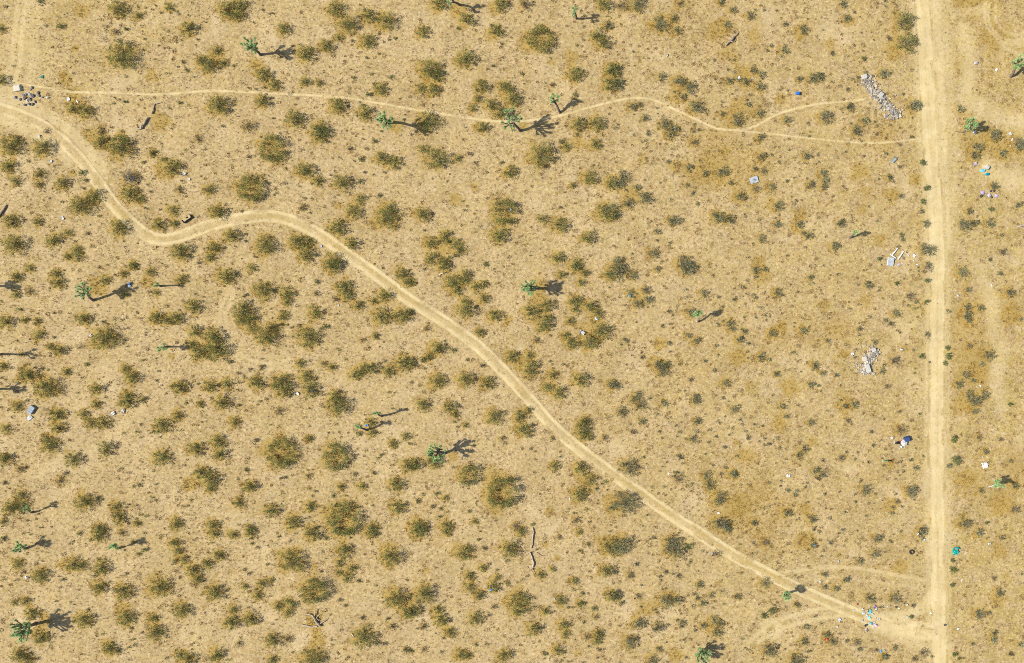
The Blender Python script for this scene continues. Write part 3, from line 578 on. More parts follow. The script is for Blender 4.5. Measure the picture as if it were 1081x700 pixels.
# ---- smaller scrub and the uncountable dry tufts, each as one mass
T, C = [], []
def rot_add(lt, lc, x, y, a, k):
    ca, sa = math.cos(a) * k, math.sin(a) * k; q = lt.copy()
    q[..., 0] = lt[..., 0] * ca - lt[..., 1] * sa + x; q[..., 1] = lt[..., 0] * sa + lt[..., 1] * ca + y; q[..., 2] = lt[..., 2] * k + gzf(x, y)
    T.append(q); C.append(lc)
mini = {}
def small(kind, R, x, y, px):
    s = min((.18, .3, .45, .65, .9, 1.2), key=lambda q: abs(q - R)); v = int(rng.integers(0, 5)); lk = 'd' if kind == 'd' else 'grey' if px > 640 else 'olive'; key = (s, v, lk)
    if key not in mini:
        lt, lc, tw, tc = bush_parts(int(s * 1000) + v * 77 + ord(lk[0]), s, dict(d=BROWN, grey=GREY, olive=OLIVE)[lk], dense=.45 if lk == 'd' else .9 if s >= .65 else .68, Hs=.16 + s * .5, leafn=360, lsize=.115)
        if s < .4: lt, lc, tw, tc = lt[:44], lc[:44], tw[:40], tc[:40]
        mini[key] = (np.concatenate([lt, tw]), np.concatenate([lc, tc]))
    lt, lc = mini[key]; rot_add(lt, lc * float(rng.uniform(.85, 1.4)), x, y, float(rng.uniform(0, 6.28)), R / s)
for b in REST: small(b['k'], b['r'], b['x'], b['y'], b['px'])
# unlisted little plants: they keep together in drifts and stay off the tracks
n = 5200; qx = rng.uniform(-90, 90, n); qy = rng.uniform(-60, 60, n); dn = noise2(qx * .25, qy * .25, 41, 9) + .6 * noise2(qx * .8, qy * .8, 42, 9)
px_ = qx / S + 540.5
dn = dn + .25 * np.clip((px_ - 560) / 200, 0, 1) - .9 * np.clip((px_ - 960) / 60, 0, 1)
ok = (dn > rng.uniform(-.25, 1.0, n)) & (look(WEAR, qx, qy) < .3)
for x, y in zip(qx[ok], qy[ok]):
    small('d' if rng.uniform() < .6 else 'b', float(np.clip(rng.lognormal(-1.75, .4), .09, .4)), x, y, x / S + 540.5)
tag(link('low_scrub', tri_mesh('low_scrub', np.concatenate(T), np.concatenate(C), M_LEAF)), 'small low scrub and tufts dotted thickly between the larger bushes', kind='stuff')

n = 150000; qx = rng.uniform(-91, 91, n); qy = rng.uniform(-60.5, 60.5, n)
we, oc, tn = look(WEAR, qx, qy), look(OCH, qx, qy), look(TONE, qx, qy)
dn = noise2(qx * .5, qy * .5, 51, 9) + .7 * noise2(qx * 1.5, qy * 1.5, 52, 9)
ok = (rng.uniform(size=n) > we * 1.5) & (dn + 1.2 * oc > rng.uniform(-.9, 1.0, n))
qx, qy, oc, tn = qx[ok], qy[ok], oc[ok], tn[ok]
ex = rng.uniform(-90, 90, 150000); ey = rng.uniform(-60, 60, 150000); eo = look(OCH, ex, ey); kk = eo > rng.uniform(.4, 1.8, len(ex))
qx = np.concatenate([qx, ex[kk]]); qy = np.concatenate([qy, ey[kk]]); oc = np.concatenate([oc, eo[kk]]); tn = np.concatenate([tn, look(TONE, ex, ey)[kk]]); n = len(qx); NB = 6
c = np.stack([qx, qy, gz(qx, qy) - .01], 1)
a = rng.uniform(0, 2 * math.pi, (n, NB)); L = (rng.lognormal(-1.75, .35, (n, 1)) + .10 * oc[:, None]) * rng.uniform(.6, 1.2, (n, NB)); spread = rng.uniform(.9, 2.4, (n, NB))
dx, dy = np.cos(a) * spread, np.sin(a) * spread; nn = np.sqrt(1 + spread ** 2)
tip = c[:, None, :] + np.stack([dx / nn * L, dy / nn * L, L / nn], -1)
wv = np.stack([-np.sin(a), np.cos(a), 0 * a], -1) * (.028 * rng.uniform(.6, 1.5, (n, NB)))[..., None]
root = c[:, None, :] + np.stack([np.cos(a) * .03, np.sin(a) * .03, 0 * a], -1)
tri = np.stack([root - wv, root + wv, tip], 2).reshape(-1, 3, 3)
straw = np.array((.40, .29, .155)); brown = np.array((.29, .205, .105)); och = np.array((.42, .26, .055)); yel = np.array((.40, .285, .10))
u = rng.uniform(size=(n, 1)); base = np.where(u < .48, straw * (1 - tn[:, None] * .6) + yel * tn[:, None] * .6, brown)
k = (rng.uniform(size=(n, 1)) < oc[:, None] * 1.15)
base = np.where(k, och, base) * rng.uniform(.75, 1.25, (n, 1))
cols = np.repeat(base, NB, 0) * rng.uniform(.85, 1.15, (n * NB, 1))
# rounded bunchgrass hummocks
n = 8500; hx = rng.uniform(-91, 91, n); hy = rng.uniform(-60.5, 60.5, n); dn = noise2(hx * .3, hy * .3, 61, 9) + .5 * noise2(hx * .9, hy * .9, 62, 9)
ok = (look(WEAR, hx, hy) < .25) & (dn + .35 * np.clip((hx / S + 40) / 150, 0, 1) > rng.uniform(-.45, .8, n)); hx, hy = hx[ok], hy[ok]; n = len(hx); NB2 = 34
hr = rng.lognormal(-1.4, .4, (n, 1)); a = rng.uniform(0, 2 * math.pi, (n, NB2)); q = np.sqrt(rng.uniform(0, 1, (n, NB2))) * hr
bx_, by_ = hx[:, None] + np.cos(a) * q, hy[:, None] + np.sin(a) * q; rt = np.stack([bx_, by_, gz(bx_, by_) - .01], -1)
a2 = a + rng.normal(0, .9, (n, NB2)); L2 = rng.uniform(.10, .24, (n, NB2)); tp = rt + np.stack([np.cos(a2) * L2 * .7, np.sin(a2) * L2 * .7, L2 * .8], -1)
wv2 = np.stack([-np.sin(a2), np.cos(a2), 0 * a2], -1) * .035; tri2 = np.stack([rt - wv2, rt + wv2, tp], 2).reshape(-1, 3, 3)
hc = np.array([(.38, .26, .075), (.33, .225, .10), (.30, .20, .08), (.42, .30, .11), (.26, .19, .11)])[rng.integers(0, 5, n)] * rng.uniform(.8, 1.15, (n, 1))
tri = np.concatenate([tri, tri2]); cols = np.concatenate([cols, np.repeat(hc, NB2, 0) * rng.uniform(.8, 1.2, (n * NB2, 1))])
tag(link('dry_grass', tri_mesh('dry_grass', tri, cols, M_GRASS)), 'dead straw and ochre grass tufts covering the desert floor', kind='stuff')

# ---- Joshua trees
def joshua(crown, base, h, rc, n, label, seed, white=False):
    r = np.random.default_rng(seed); bx, by = P(*base); z0 = gzf(bx, by)
    cx, cy = P(crown[0], crown[1], h); R = rc * S * 1.0
    C0 = np.array([cx - bx, cy - by, h])
    tips = []; n = int(n * 1.15)
    tries = 0
    while len(tips) < n and tries < 4000:
        tries += 1
        q = r.normal(size=3); q /= np.linalg.norm(q); q *= r.uniform(.10, 1.0) ** .5; q = q * np.array([R, R, R * .72]); q[2] = q[2] * .8 + R * .12
        if all(np.linalg.norm(q - t) > R * (1.5 / max(n, 3) ** .5) * (.8 if tries < 1500 else .5) for t in tips): tips.append(q)
    n = len(tips); tips = np.array(tips)
    fork = C0 + np.array([-C0[0] * .12, -C0[1] * .12, -max(R * .75, .45)])
    G = max(2, min(6, n // 3)); cen = tips[r.choice(n, G, replace=False)]
    for _ in range(6):
        lab = np.argmin(((tips[:, None] - cen[None]) ** 2).sum(-1), 1)
        cen = np.array([tips[lab == g].mean(0) if (lab == g).any() else cen[g] for g in range(G)])
    bark = (.40, .37, .33) if white else (.17, .13, .105); limb = (.45, .42, .38) if white else (.27, .205, .155); m = MB(); tr = .14 + .009 * n ** .7 if not white else .12  # shaded trunk and sunlit limbs are put into the two bark tones
    mid1 = np.array([fork[0] * .28 + r.normal() * .05, fork[1] * .28 + r.normal() * .05, fork[2] * .4]); mid2 = np.array([fork[0] * .65, fork[1] * .65, fork[2] * .75])
    m.tube([(0, 0, -.1), (mid1 * .3), mid1, mid2, fork], [tr * 1.35, tr * 1.1, tr, tr * .92, tr * .85], bark, 9)
    lt, lc = [], []
    for g in range(G):
        idx = np.nonzero(lab == g)[0]
        if not len(idx): continue
        gc = C0 + cen[g]; sub = fork + (gc - fork) * .5 + np.array([0, 0, -.08])
        m.tube([fork - np.array([0, 0, .06]), (fork + sub) / 2 + r.normal(size=3) * .05, sub], [tr * .75, tr * .6, tr * .52], limb, 7)
        for i in idx:
            e = C0 + tips[i]; k = (sub + e) / 2 + np.array([0, 0, -.07]) + r.normal(size=3) * .04
            m.tube([sub, k, e], [tr * .46, tr * .36, tr * .3], limb, 6)
            d = e - k; d /= np.linalg.norm(d); d = d * .8 + np.array([0, 0, .35]); d /= np.linalg.norm(d)
            nl = 92; q = r.normal(size=(nl, 3)); q /= np.linalg.norm(q, axis=1)[:, None]; q = q + d * .75; q /= np.linalg.norm(q, axis=1)[:, None]
            LL = r.uniform(.28, .46, (nl, 1)) * (.92 if n > 18 else 1); s = np.cross(q, r.normal(size=(nl, 3))); s /= np.linalg.norm(s, axis=1)[:, None]
            o = e - d * r.uniform(-.04, .2, (nl, 1)); tint = r.uniform(.8, 1.25)
            lt.append(np.stack([o - s * .04, o + s * .04, o + q * LL], 1))
            gcol = np.array([(.34, .56, .24), (.27, .47, .21), (.44, .62, .28), (.58, .64, .34)])[r.integers(0, 4, nl)] * tint
            lc.append(gcol)
            nd = 20; q = r.normal(size=(nd, 3)); q -= d * (q @ d)[:, None]; q /= np.linalg.norm(q, axis=1)[:, None]; q = q * .8 - d * .7
            o = e - d * r.uniform(.16, .42, (nd, 1)); s = np.cross(q, d); s /= np.linalg.norm(s, axis=1)[:, None] + 1e-9
            lt.append(np.stack([o - s * .02, o + s * .02, o + q * r.uniform(.14, .22, (nd, 1))], 1)); lc.append(np.array([(.20, .15, .095)]) * r.uniform(.6, 1.3, (nd, 1)))
    t = empty('joshua_tree', (bx, by, z0)); tag(t, label, 'tree', 'Joshua trees scattered over the desert')
    m.obj('trunk', M_BARK, t); link('crown', tri_mesh('crown', np.concatenate(lt), np.concatenate(lc), M_YUCCA), t)
TREES = [
 ((265, 48), (275, 58), 3.2, 9.5, 19, 'Joshua tree with clustered green heads standing above the thin footpath, shadow bent'),
 ((477, 1), (485, 5), 3.0, 5.5, 7, 'green-tipped Joshua tree cut by the top edge of the photo'),
 ((607, 12), (608.5, 19.5), 2.8, 5, 5, 'small bright Joshua tree with a straight shadow, high up beyond the footpath'),
 ((407, 127), (413, 129), 4.0, 10, 22, 'tall Joshua tree whose dark shadow falls across a broad bush below the footpath'),
 ((540, 126), (549, 138), 4.1, 12.5, 21, 'spreading Joshua tree whose open crown overhangs the thin footpath'),
 ((585, 105), (591, 119), 2.6, 6.5, 8, 'small leaning Joshua tree with yellow-green heads just above the footpath'),
 ((24, 664), (38, 658), 2.95, 12.5, 36, 'dense lacy Joshua tree with the roundest and fullest crown and shadow'),
 ((559, 304), (567, 304), 3.2, 8.5, 27, 'compact round Joshua tree with a solid dark shadow near the middle of the lot'),
 ((87, 308), (98, 317), 3.7, 10, 15, 'forked Joshua tree with a long shadow reaching a pale blue scrap'),
 ((165, 301), (170, 302), 2.3, 3.5, 3, 'tiny single-headed Joshua tree with a thin straight shadow, beside the forked Joshua tree'),
 ((171, 367), (176, 366), 2.0, 5, 6, 'low Joshua tree whose star-shaped shadow touches a bush cluster'),
 ((-4, 376), (1, 374), 2.9, 5, 5, 'Joshua tree at the photo edge, only its trunk foot and long thin shadow showing'),
 ((-6, 412), (-2, 411), 1.8, 6, 9, 'Joshua tree mostly outside the photo edge, its short blotchy shadow showing'),
 ((398, 437), (403, 439), 2.75, 4, 4, 'slim Joshua tree, the upper of a pair with parallel thin shadows'),
 ((378, 450), (387, 454), 3.1, 4, 4, 'slim leaning Joshua tree, the lower of a pair with parallel thin shadows'),
 ((461, 478), (470, 478), 3.15, 11, 26, 'many-headed Joshua tree with a wide open shadow above the two ring bushes'),
 ((29, 538), (34, 541), 2.25, 4, 4, 'thin Joshua tree growing against the edge of an olive bush'),
 ((20, 578), (28, 579), 2.15, 7, 10, 'small round-headed Joshua tree with a blotchy shadow near the side edge, above the lacy one'),
 ((120, 578), (124, 579), 2.3, 5, 7, 'squat Joshua tree with a short rounded shadow in open sand'),
 ((741, 692), (738, 685), 1.8, 9, 24, 'bright-tipped Joshua tree cut by the bottom edge of the photo'),
 ((831, 629), (833, 626), 2.5, 5, 8, 'low Joshua tree whose shadow lies across the rut of the winding track'),
 ((736, 330), (736, 340), 2.9, 5.5, 8, 'lone pale-stemmed Joshua tree standing beside a green bush'),
 ((904, 244), (897, 251), 2.1, 4, 4, 'slanting thin Joshua tree with hardly any green, above the white bed frame'),
 ((1024, 131), (1019, 135), 2.1, 8, 15, 'bushy Joshua tree beyond the straight road, below the pale wheel curves'),
 ((1076, 65), (1067, 81), 3.0, 8, 13, 'Joshua tree with a pale tip and heavy dark trunk cut by the photo edge'),
 ((1055, 511), (1044, 514), 2.2, 6, 9, 'white-trunked Joshua tree leaning over beyond the straight road'),
 ((-24, 302), (-14, 302), 2.8, 7, 16, 'Joshua tree outside the photo edge, only its rounded shadow showing above the forked one'),
]
for i, t in enumerate(TREES): joshua(*t, seed=100 + i, white=i in (21, 25))
# ================================================================ dead wood
def dead(name, label, cat, branches, col=(.27, .245, .225), base=None, seed=0):
    """fallen wood: tubes through pixel points with heights and radii"""
    ox, oy = P(*base); r = np.random.default_rng(seed); m = MB()
    for pts in branches:
        w = []; rr = []
        for px, py, z, q in pts:
            x, y = P(px, py, z); w.append((x - ox, y - oy, z + gzf(x, y) - gzf(ox, oy))); rr.append(q)
        # bends between the points
        o, orr = [w[0]], [rr[0]]
        for i in range(1, len(w)):
            a, b = Vector(w[i - 1]), Vector(w[i]); md = (a + b) / 2 + Vector(r.normal(size=3)) * min(.06, (b - a).length * .08); md.z = max(md.z, rr[i] * .8)
            o += [md, b]; orr += [(rr[i - 1] + rr[i]) / 2, rr[i]]
        m.tube(o, orr, tuple(np.array(col) * np.array((1.12, 1.0, .82)) * r.uniform(.85, 1.15)), 8)
    ob = m.obj(name, M_DEAD, None, (ox, oy, gzf(ox, oy))); return tag(ob, label, cat, 'dead wood lying on the desert floor')
dead('fallen_tree', 'bleached forked dead tree lying on its side among ochre grass', 'dead tree',
     [[(338, 661, .22, .2), (335, 658, .22, .19), (332, 653, .22, .16), (330, 650, .22, .13)], [(335, 661.5, .2, .13), (330, 662, .16, .11), (325, 661, .12, .09), (319, 659.5, .1, .05), (315, 660, .1, .03)], [(330, 650, .22, .11), (327, 648.5, .18, .08), (321, 648.5, .1, .04)], [(332, 650, .3, .1), (332, 644, .5, .06)],
      [(338, 658, .25, .1), (341, 656.5, .25, .07), (345, 653.5, .2, .04)], [(337, 655, .2, .07), (334, 652, .2, .06), (338, 648.5, .2, .03)], [(325, 661.5, .15, .05), (321, 663.5, .1, .02)]], (.40, .37, .345), (336, 660), 1)
dead('fallen_log', 'crooked grey fallen trunk in two pieces below the thin footpath', 'log', [[(145, 136, .15, .13), (149, 135.5, .2, .15), (152, 131, .2, .16), (156, 124, .18, .14)], [(145, 136, .15, .08), (143.5, 131, .1, .03)], [(160, 120, .15, .11), (162, 115, .15, .09), (163, 110, .12, .06), (170, 108, .1, .03)]], (.36, .32, .29), (152, 128), 2)
dead('fallen_branch', 'long thin dead branch curving down to pale broken ends in open sand', 'branch', [[(562.5, 557, .1, .07), (562.5, 566, .16, .10), (562, 575, .14, .09), (561, 579, .1, .12)], [(559.5, 583, .12, .08), (561.5, 588, .15, .11), (563.5, 594, .18, .13), (562, 599, .15, .12)], [(562, 599, .14, .08), (558, 600, .1, .05), (556, 598, .1, .03)], [(566, 583, .08, .04), (572, 587, .1, .04), (576, 587, .08, .02)], [(562, 600, .1, .05), (565, 606, .08, .03)], [(559.5, 583, .1, .05), (554, 585, .08, .03)]], (.45, .41, .38), (562, 585), 3)
dead('fallen_log', 'short dark fallen log with a pale flank in ochre grass high on the lot', 'log', [[(766, 48.5, .12, .07), (769, 45, .2, .15), (774, 40, .22, .17), (778, 36.5, .15, .07), (779, 32, .2, .04)], [(771, 44, .25, .08), (775.5, 43, .2, .05)]], (.27, .235, .22), (771, 43), 4)
dead('fallen_log', 'dark straight log reaching in from the photo edge beside olive bushes', 'log', [[(-6, 234, .12, .14), (0, 227, .15, .15), (4, 221, .15, .14), (7, 216, .12, .08)]], (.21, .185, .175), (2, 224), 5)
dead('fallen_log', 'short pale bleached log lying beside a double olive bush', 'log', [[(463.5, 290.5, .1, .1), (467, 288.5, .12, .13), (470, 287.8, .1, .09)]], (.56, .50, .41), (467, 289), 6)
dead('fallen_log', 'pale bleached log pointing in from the photo edge beyond the road', 'log', [[(1070, 238.5, .08, .05), (1076, 239, .14, .15), (1084, 236.5, .14, .17)], [(1076, 239, .15, .07), (1082, 241.5, .1, .04)]], (.50, .46, .42), (1077, 238.5), 7)
dead('fallen_branch', 'thin pale stick lying beside the straight road', 'branch', [[(1005.5, 512.5, .06, .04), (1010, 512.8, .08, .05), (1018, 512.5, .06, .03)], [(1010, 512.8, .06, .03), (1012, 514.5, .05, .02)]], (.55, .49, .38), (1011, 512.7), 8)
dead('fallen_branch', 'short tangle of dark dead branches on ochre grass beneath the bushy Joshua tree', 'branch', [[(1008, 139, .08, .06), (1016, 139.5, .15, .09), (1026, 138, .15, .06)], [(1016, 139.5, .15, .06), (1020, 137, .25, .04)]], (.19, .155, .135), (1016, 139), 9)

# ================================================================ rubble and rubbish
def at(px, py): x, y = P(px, py); return (x, y, gzf(x, y))
GB = 'rubbish dumped on the desert'
def thing1(name, label, cat, px, py, build, mat, rz=0.0, group=GB):
    m = MB(); build(m); o = m.obj(name, mat, None, at(px, py), rz); return tag(o, label, cat, group)

def heap(label, line, wid, n, seed, pale):
    r = np.random.default_rng(seed); m = MB(); w = W2(line); ox, oy = w[0]
    for i in range(n):
        t = r.uniform(0, len(w) - 1.001); k = int(t); c = w[k] + (w[k + 1] - w[k]) * (t - k); s = r.normal() * (.42 if r.uniform() < .85 else 1.1)
        d = w[k + 1] - w[k]; d = d / np.linalg.norm(d); x, y = c[0] - d[1] * s * wid, c[1] + d[0] * s * wid
        sz = min(.38, r.lognormal(-1.75, .4)); up = max(0, .22 - abs(s) * .25) * r.uniform(0, 1)
        g = r.choice([.36, .31, .26, .18, .42]) * pale; col = (g, g * .92, g * .80) if r.uniform() < .7 else (g * 1.1, g * .9, g * .62)
        cc = (x - ox, y - oy, gzf(x, y) - gzf(ox, oy) + up + sz * .2)
        if r.uniform() < .35: m.box(cc, (sz * 1.5, sz, sz * .5), col, r.uniform(0, 3), (r.normal() * .25, r.normal() * .25), .03)
        else: m.lump(cc, (sz, sz * r.uniform(.7, 1.2), sz * .55), col, int(r.integers(0, 9999)), .28, 6, 4, r.uniform(0, 3))
    o = m.obj('rubble', M_STONE, None, (ox, oy, gzf(ox, oy))); tag(o, label, kind='stuff')
heap('long slanting heap of grey broken concrete beside the straight road', [(912, 82), (917, 90), (924, 98), (933, 108), (941, 117), (946, 125)], 1.05, 1000, 11, 1.1)
heap('curved heap of white and grey rubble beside the straight road', [(925, 368), (919, 376), (914, 385), (911, 395)], 1.1, 700, 12, 1.25)
for px, py, sx, sy, a, lab in ((915.5, 389, .75, 1.5, .35, 'large white slab lying on the lower end of the curved rubble heap'), (912, 379, .7, .8, .1, 'white square slab on the side of the curved rubble heap'), (921.5, 369.5, .7, .6, .4, 'white broken slab at the top of the curved rubble heap'), (929, 101, .9, .7, .9, 'pale flat slab in the middle of the long slanting rubble heap'), (911.5, 81.5, .9, .7, .3, 'grey slab at the upper end of the long slanting rubble heap')):
    o = thing1('concrete_slab', lab, 'slab', px, py, lambda m: (m.box((0, 0, .32), (sx, sy, .11), (.50, .475, .42), 0, (.12, -.1), .03), m.lump((0, 0, .14), (sx * .6, sy * .6, .36), (.36, .325, .27), 4, .2, 7, 5)), M_STONE, a, 'slabs on the rubble heaps')

thing1('board', 'pale bluish square board lying alone in open sand far from the tracks', 'board', 795.7, 190.2, lambda m: (m.box((0, 0, .13), (1.35, 1.05, .05), (.42, .46, .50), 0, (.05, -.04), .01), m.box((0, 0, .05), (1.2, .08, .09), (.32, .25, .17), 0, (0, 0), .01), m.box((0, .4, .05), (1.2, .08, .09), (.32, .25, .17), 0, (0, 0), .01)), M_RUB, .28)
# white frame: rails and a cross bar
e = empty('bed_frame', at(948.5, 267)); tag(e, 'white three-barred bed frame lying beside a pale foam pad', 'bed frame', GB)
def bar(a, b, w=.11):
    m = MB(); xa, ya, _ = at(*a); xb, yb, _ = at(*b); x0, y0, z0 = at(948.5, 267)
    m.tube([(xa - x0, ya - y0, .10), ((xa + xb) / 2 - x0, (ya + yb) / 2 - y0, .13), (xb - x0, yb - y0, .10)], [w] * 3, (.64, .63, .58), 8); return m
bar((947.3, 262.5), (942, 269)).obj('rail', M_RUB, e); bar((953.7, 265.5), (948, 274)).obj('rail', M_RUB, e); bar((940, 268.5), (945.5, 272.5)).obj('cross_bar', M_RUB, e)
def pad(m, sx, sy, h, col, seed=1):
    m.box((0, 0, h / 2 + .02), (sx, sy, h), col, 0, (.03, -.02), .08)
    for k in (-.3, 0, .3): m.tube([(-sx * .48, k * sy, h + .02), (0, k * sy, h + .035), (sx * .48, k * sy, h + .02)], [.02] * 3, tuple(.8 * c for c in col), 6)
thing1('foam_pad', 'pale bluish foam pad lying against the white bed frame', 'mattress', 940, 276.3, lambda m: pad(m, 1.1, 1.45, .2, (.42, .455, .48)), M_FOAM, -.15)
thing1('mattress', 'grey upright-edged mattress lying among olive bushes with a white cloth at its foot', 'mattress', 34, 432.5, lambda m: pad(m, .95, 1.4, .34, (.34, .39, .43)), M_FOAM, -.6)
thing1('cloth', 'white crumpled cloth at the foot of the grey mattress', 'cloth', 31.6, 441.3, lambda m: m.sheet((0, 0, 0), (1.0, .6, 0), (.64, .62, .59), .6, .12, 3), M_FOAM)
# gutted couch
e = empty('couch', at(197.6, 230.8), .62); tag(e, 'gutted brown couch with bare straw-coloured inside standing just above the winding track', 'couch', GB)
m = MB(); m.box((0, -.34, .18), (1.75, .15, .34), (.055, .042, .045), 0, (0, 0), .03); m.obj('backrest', M_FOAM, e)
m = MB(); m.box((.8, .0, .16), (.14, .5, .3), (.06, .045, .045), 0, (0, 0), .03); m.obj('armrest', M_FOAM, e)
m = MB(); m.box((-.8, .02, .15), (.13, .44, .28), (.05, .035, .03), 0, (0, 0), .03); m.obj('armrest', M_FOAM, e)
m = MB(); m.box((0, .02, .11), (1.44, .54, .16), (.52, .42, .21), 0, (0, 0), .03); m.obj('seat', M_FOAM, e)
m = MB(); m.lump((.1, .1, .25), (.42, .26, .16), (.09, .05, .03), 5, .2); m.obj('cushion', M_FOAM, e)
# tyre
e = empty('tyre', at(962, 582.6)); tag(e, 'worn black tyre lying flat in dry grass beside the straight road', 'tyre', GB)
m = MB(); n1, n2 = 28, 10
for i in range(n1):
    a = 2 * math.pi * i / n1
    for k in range(n2):
        t = 2 * math.pi * k / n2; q = .31 + .105 * math.cos(t); m.v.append(Vector((q * math.cos(a), q * math.sin(a), .13 + .12 * math.sin(t)))); m.c.append((.035, .033, .035))
for i in range(n1):
    for k in range(n2): m.f.append((i * n2 + k, ((i + 1) % n1) * n2 + k, ((i + 1) % n1) * n2 + (k + 1) % n2, i * n2 + (k + 1) % n2))
m.obj('carcass', M_RUBBER, e)
m = MB(); m.tube([(.235 * math.cos(a), .235 * math.sin(a), .2) for a in np.linspace(0, 6.283, 25)], [.02] * 25, (.10, .095, .095), 6, False); m.obj('bead', M_RUBBER, e)
# teal tarp: a crumpled body and a looped tail
e = empty('tarp', at(1008.6, 580.6)); tag(e, 'crumpled teal tarp with a looped tail beside the straight road', 'tarp', GB)
m = MB(); TE = (.012, .36, .33)
m.sheet((-.1, -.32, .05), (.95, .75, 0), TE, .25, .16, 6, 9); m.lump((-.1, -.25, .12), (.7, .55, .3), TE, 8, .3); m.obj('sheet', M_RUB, e)
m = MB(); m.tube([(-.45, -.2, .12), (-.52, .1, .2), (-.35, .36, .22), (-.05, .44, .2), (.3, .42, .18), (.75, .25, .1)], [.09, .1, .09, .1, .16, .07], (.01, .30, .28), 7); m.lump((.42, .36, .12), (.7, .3, .22), (.012, .32, .29), 9, .25, rz=-.3); m.obj('tail', M_RUB, e)
thing1('stick', 'pale bent pole lying beside the teal tarp', 'pole', 1018, 582, lambda m: m.tube([(-.7, .12, .07), (-.1, .05, .08), (.25, 0, .07), (.5, -.15, .06), (.1, -.55, .05)], [.05, .05, .05, .06, .05], (.50, .45, .39), 6), M_DEAD)
# blue bucket lying on its side
e = empty('bucket', at(840.5, 99)); tag(e, 'bright blue bucket lying alone on the sand above the footpath branch', 'bucket', GB)
m = MB(); m.tube([(-.16, 0, .27), (-.14, 0, .27), (.28, 0, .27), (.3, 0, .27)], [.2, .22, .27, .28], (.012, .15, .62), 16); m.obj('body', M_RUB, e)
m = MB(); m.tube([(.31 + .004, .28 * math.cos(a), .27 + .28 * math.sin(a)) for a in np.linspace(0, 6.283, 21)], [.025] * 21, (.015, .12, .5), 6, False); m.obj('rim', M_RUB, e)
m = MB(); m.tube([(.3, .28 * math.cos(a), .27) if k in (0, 8) else (.3 + .22 * math.sin(a), .28 * math.cos(a), .27 + .02 * math.sin(a)) for k, a in enumerate(np.linspace(0, math.pi, 9))], [.012] * 9, (.4, .4, .42), 5); m.obj('handle', M_RUB, e)

def bag(px, py, s, col, label, seed=0, cat='bag', name='plastic_bag', asp=1.0, rz=0.0):
    return thing1(name, label, cat, px, py, lambda m: (m.lump((0, 0, s * .17), (s, s * asp, s * .4), col, seed, .42, 9, 6), m.lump((s * .3, s * .12, s * .32), (s * .3, s * .22, s * .22), col, seed + 1, .3, 6, 4)), M_RUB, rz)
def carton(px, py, sx, sy, h, col, label, rz=0.0, cat='box', name='carton'):
    def bld(m):
        m.box((0, 0, h / 2 + .01), (sx, sy, h), col, 0, (0, 0), .015)
        m.box((0, sy * .5 + sy * .16, h * .6), (sx * .96, sy * .34, .015), tuple(c * .92 for c in col), 0, (.5, 0), .004)
        m.box((sx * .5 + sx * .16, 0, h * .5), (sx * .34, sy * .96, .015), tuple(c * .88 for c in col), 0, (0, .6), .004)
    return thing1(name, label, cat, px, py, bld, M_RUB, rz)
def scrap(px, py, s, col, label, seed=0, asp=.7, group=GB, name='scrap', cat='litter'):
    return thing1(name, label, cat, px, py, lambda m: m.sheet((0, 0, 0), (s, s * asp, 0), col, 0, s * .22, seed, 6), M_RUB, seed * .7, group)
WH = (.52, .51, .48)
carton(1040.6, 177, .62, .5, .42, WH, 'white open box lying above the pale blue bag beyond the road', -.6)
bag(1036.8, 180.3, .85, (.16, .55, .80), 'pale blue plastic bag between white box and teal sack beyond the road', 3, asp=.6)
bag(1041.2, 184, .75, (.0, .24, .38), 'dark teal sack at the lower end of the blue and white rubbish', 4, asp=.6, name='sack')
scrap(1028.5, 173.5, .8, (.42, .36, .40), 'faded mauve rag beside the pale blue bag beyond the road', 5)
for px, py, s, col, lab in ((1037.3, 203.3, .5, (.38, .35, .75), 'lilac bag, leftmost of the small dump below the blue and white rubbish'), (1051.6, 206.8, .5, (.38, .34, .72), 'lilac bag, rightmost of the small dump below the blue and white rubbish'), (1044, 206.5, .55, (.42, .42, .52), 'pale grey-blue bag in the middle of the small dump beyond the road'), (1035.5, 207, .5, (.06, .06, .055), 'black bag below the leftmost lilac bag beyond the road'), (1045.8, 201.8, .34, (.07, .05, .09), 'dark purple lump, left of two above the grey-blue bag'), (1049.3, 201.8, .36, (.06, .045, .08), 'dark purple lump, right of two above the grey-blue bag'), (1046.6, 208.5, .34, (.05, .04, .05), 'small black lump touching the grey-blue bag beyond the road')):
    bag(px, py, s, col, lab, int(px * 7))
# dump beside the road, half way down
carton(956, 463.6, .85, .7, .5, (.05, .075, .20), 'dark blue box with loose flaps in the roadside dump', .35)
bag(953.8, 467.6, .95, WH, 'big white bag touching the dark blue box in the roadside dump', 21)
bag(946.6, 467.2, .8, (.022, .02, .03), 'black bag lying left of the big white bag in the roadside dump', 22, asp=.6)
scrap(949.7, 472, .6, WH, 'white torn sheet below the black bag in the roadside dump', 23); scrap(943.8, 467, .34, WH, 'small white scrap at the outer end of the black bag', 24)
scrap(940.5, 462.3, .45, (.74, .70, .66), 'off-white scrap a little above the black bag in the roadside dump', 25); scrap(950.5, 465.5, .3, (.6, .07, .06), 'tiny red scrap between the black bag and the big white bag', 26); scrap(938.8, 455.5, .28, WH, 'tiny white scrap beside the dry bush above the roadside dump', 27)
bag(938.4, 486, .7, (.02, .018, .016), 'narrow black bag with a green bottle at its end', 31, asp=.4)
e = empty('bottle', at(933.8, 486.3)); tag(e, 'green bottle lying beside the narrow black bag', 'bottle', GB)
m = MB(); m.tube([(-.22, 0, .11), (-.2, 0, .11), (.08, 0, .11), (.16, 0, .11)], [.07, .1, .1, .045], (.04, .36, .09), 10); m.obj('body', M_RUB, e)
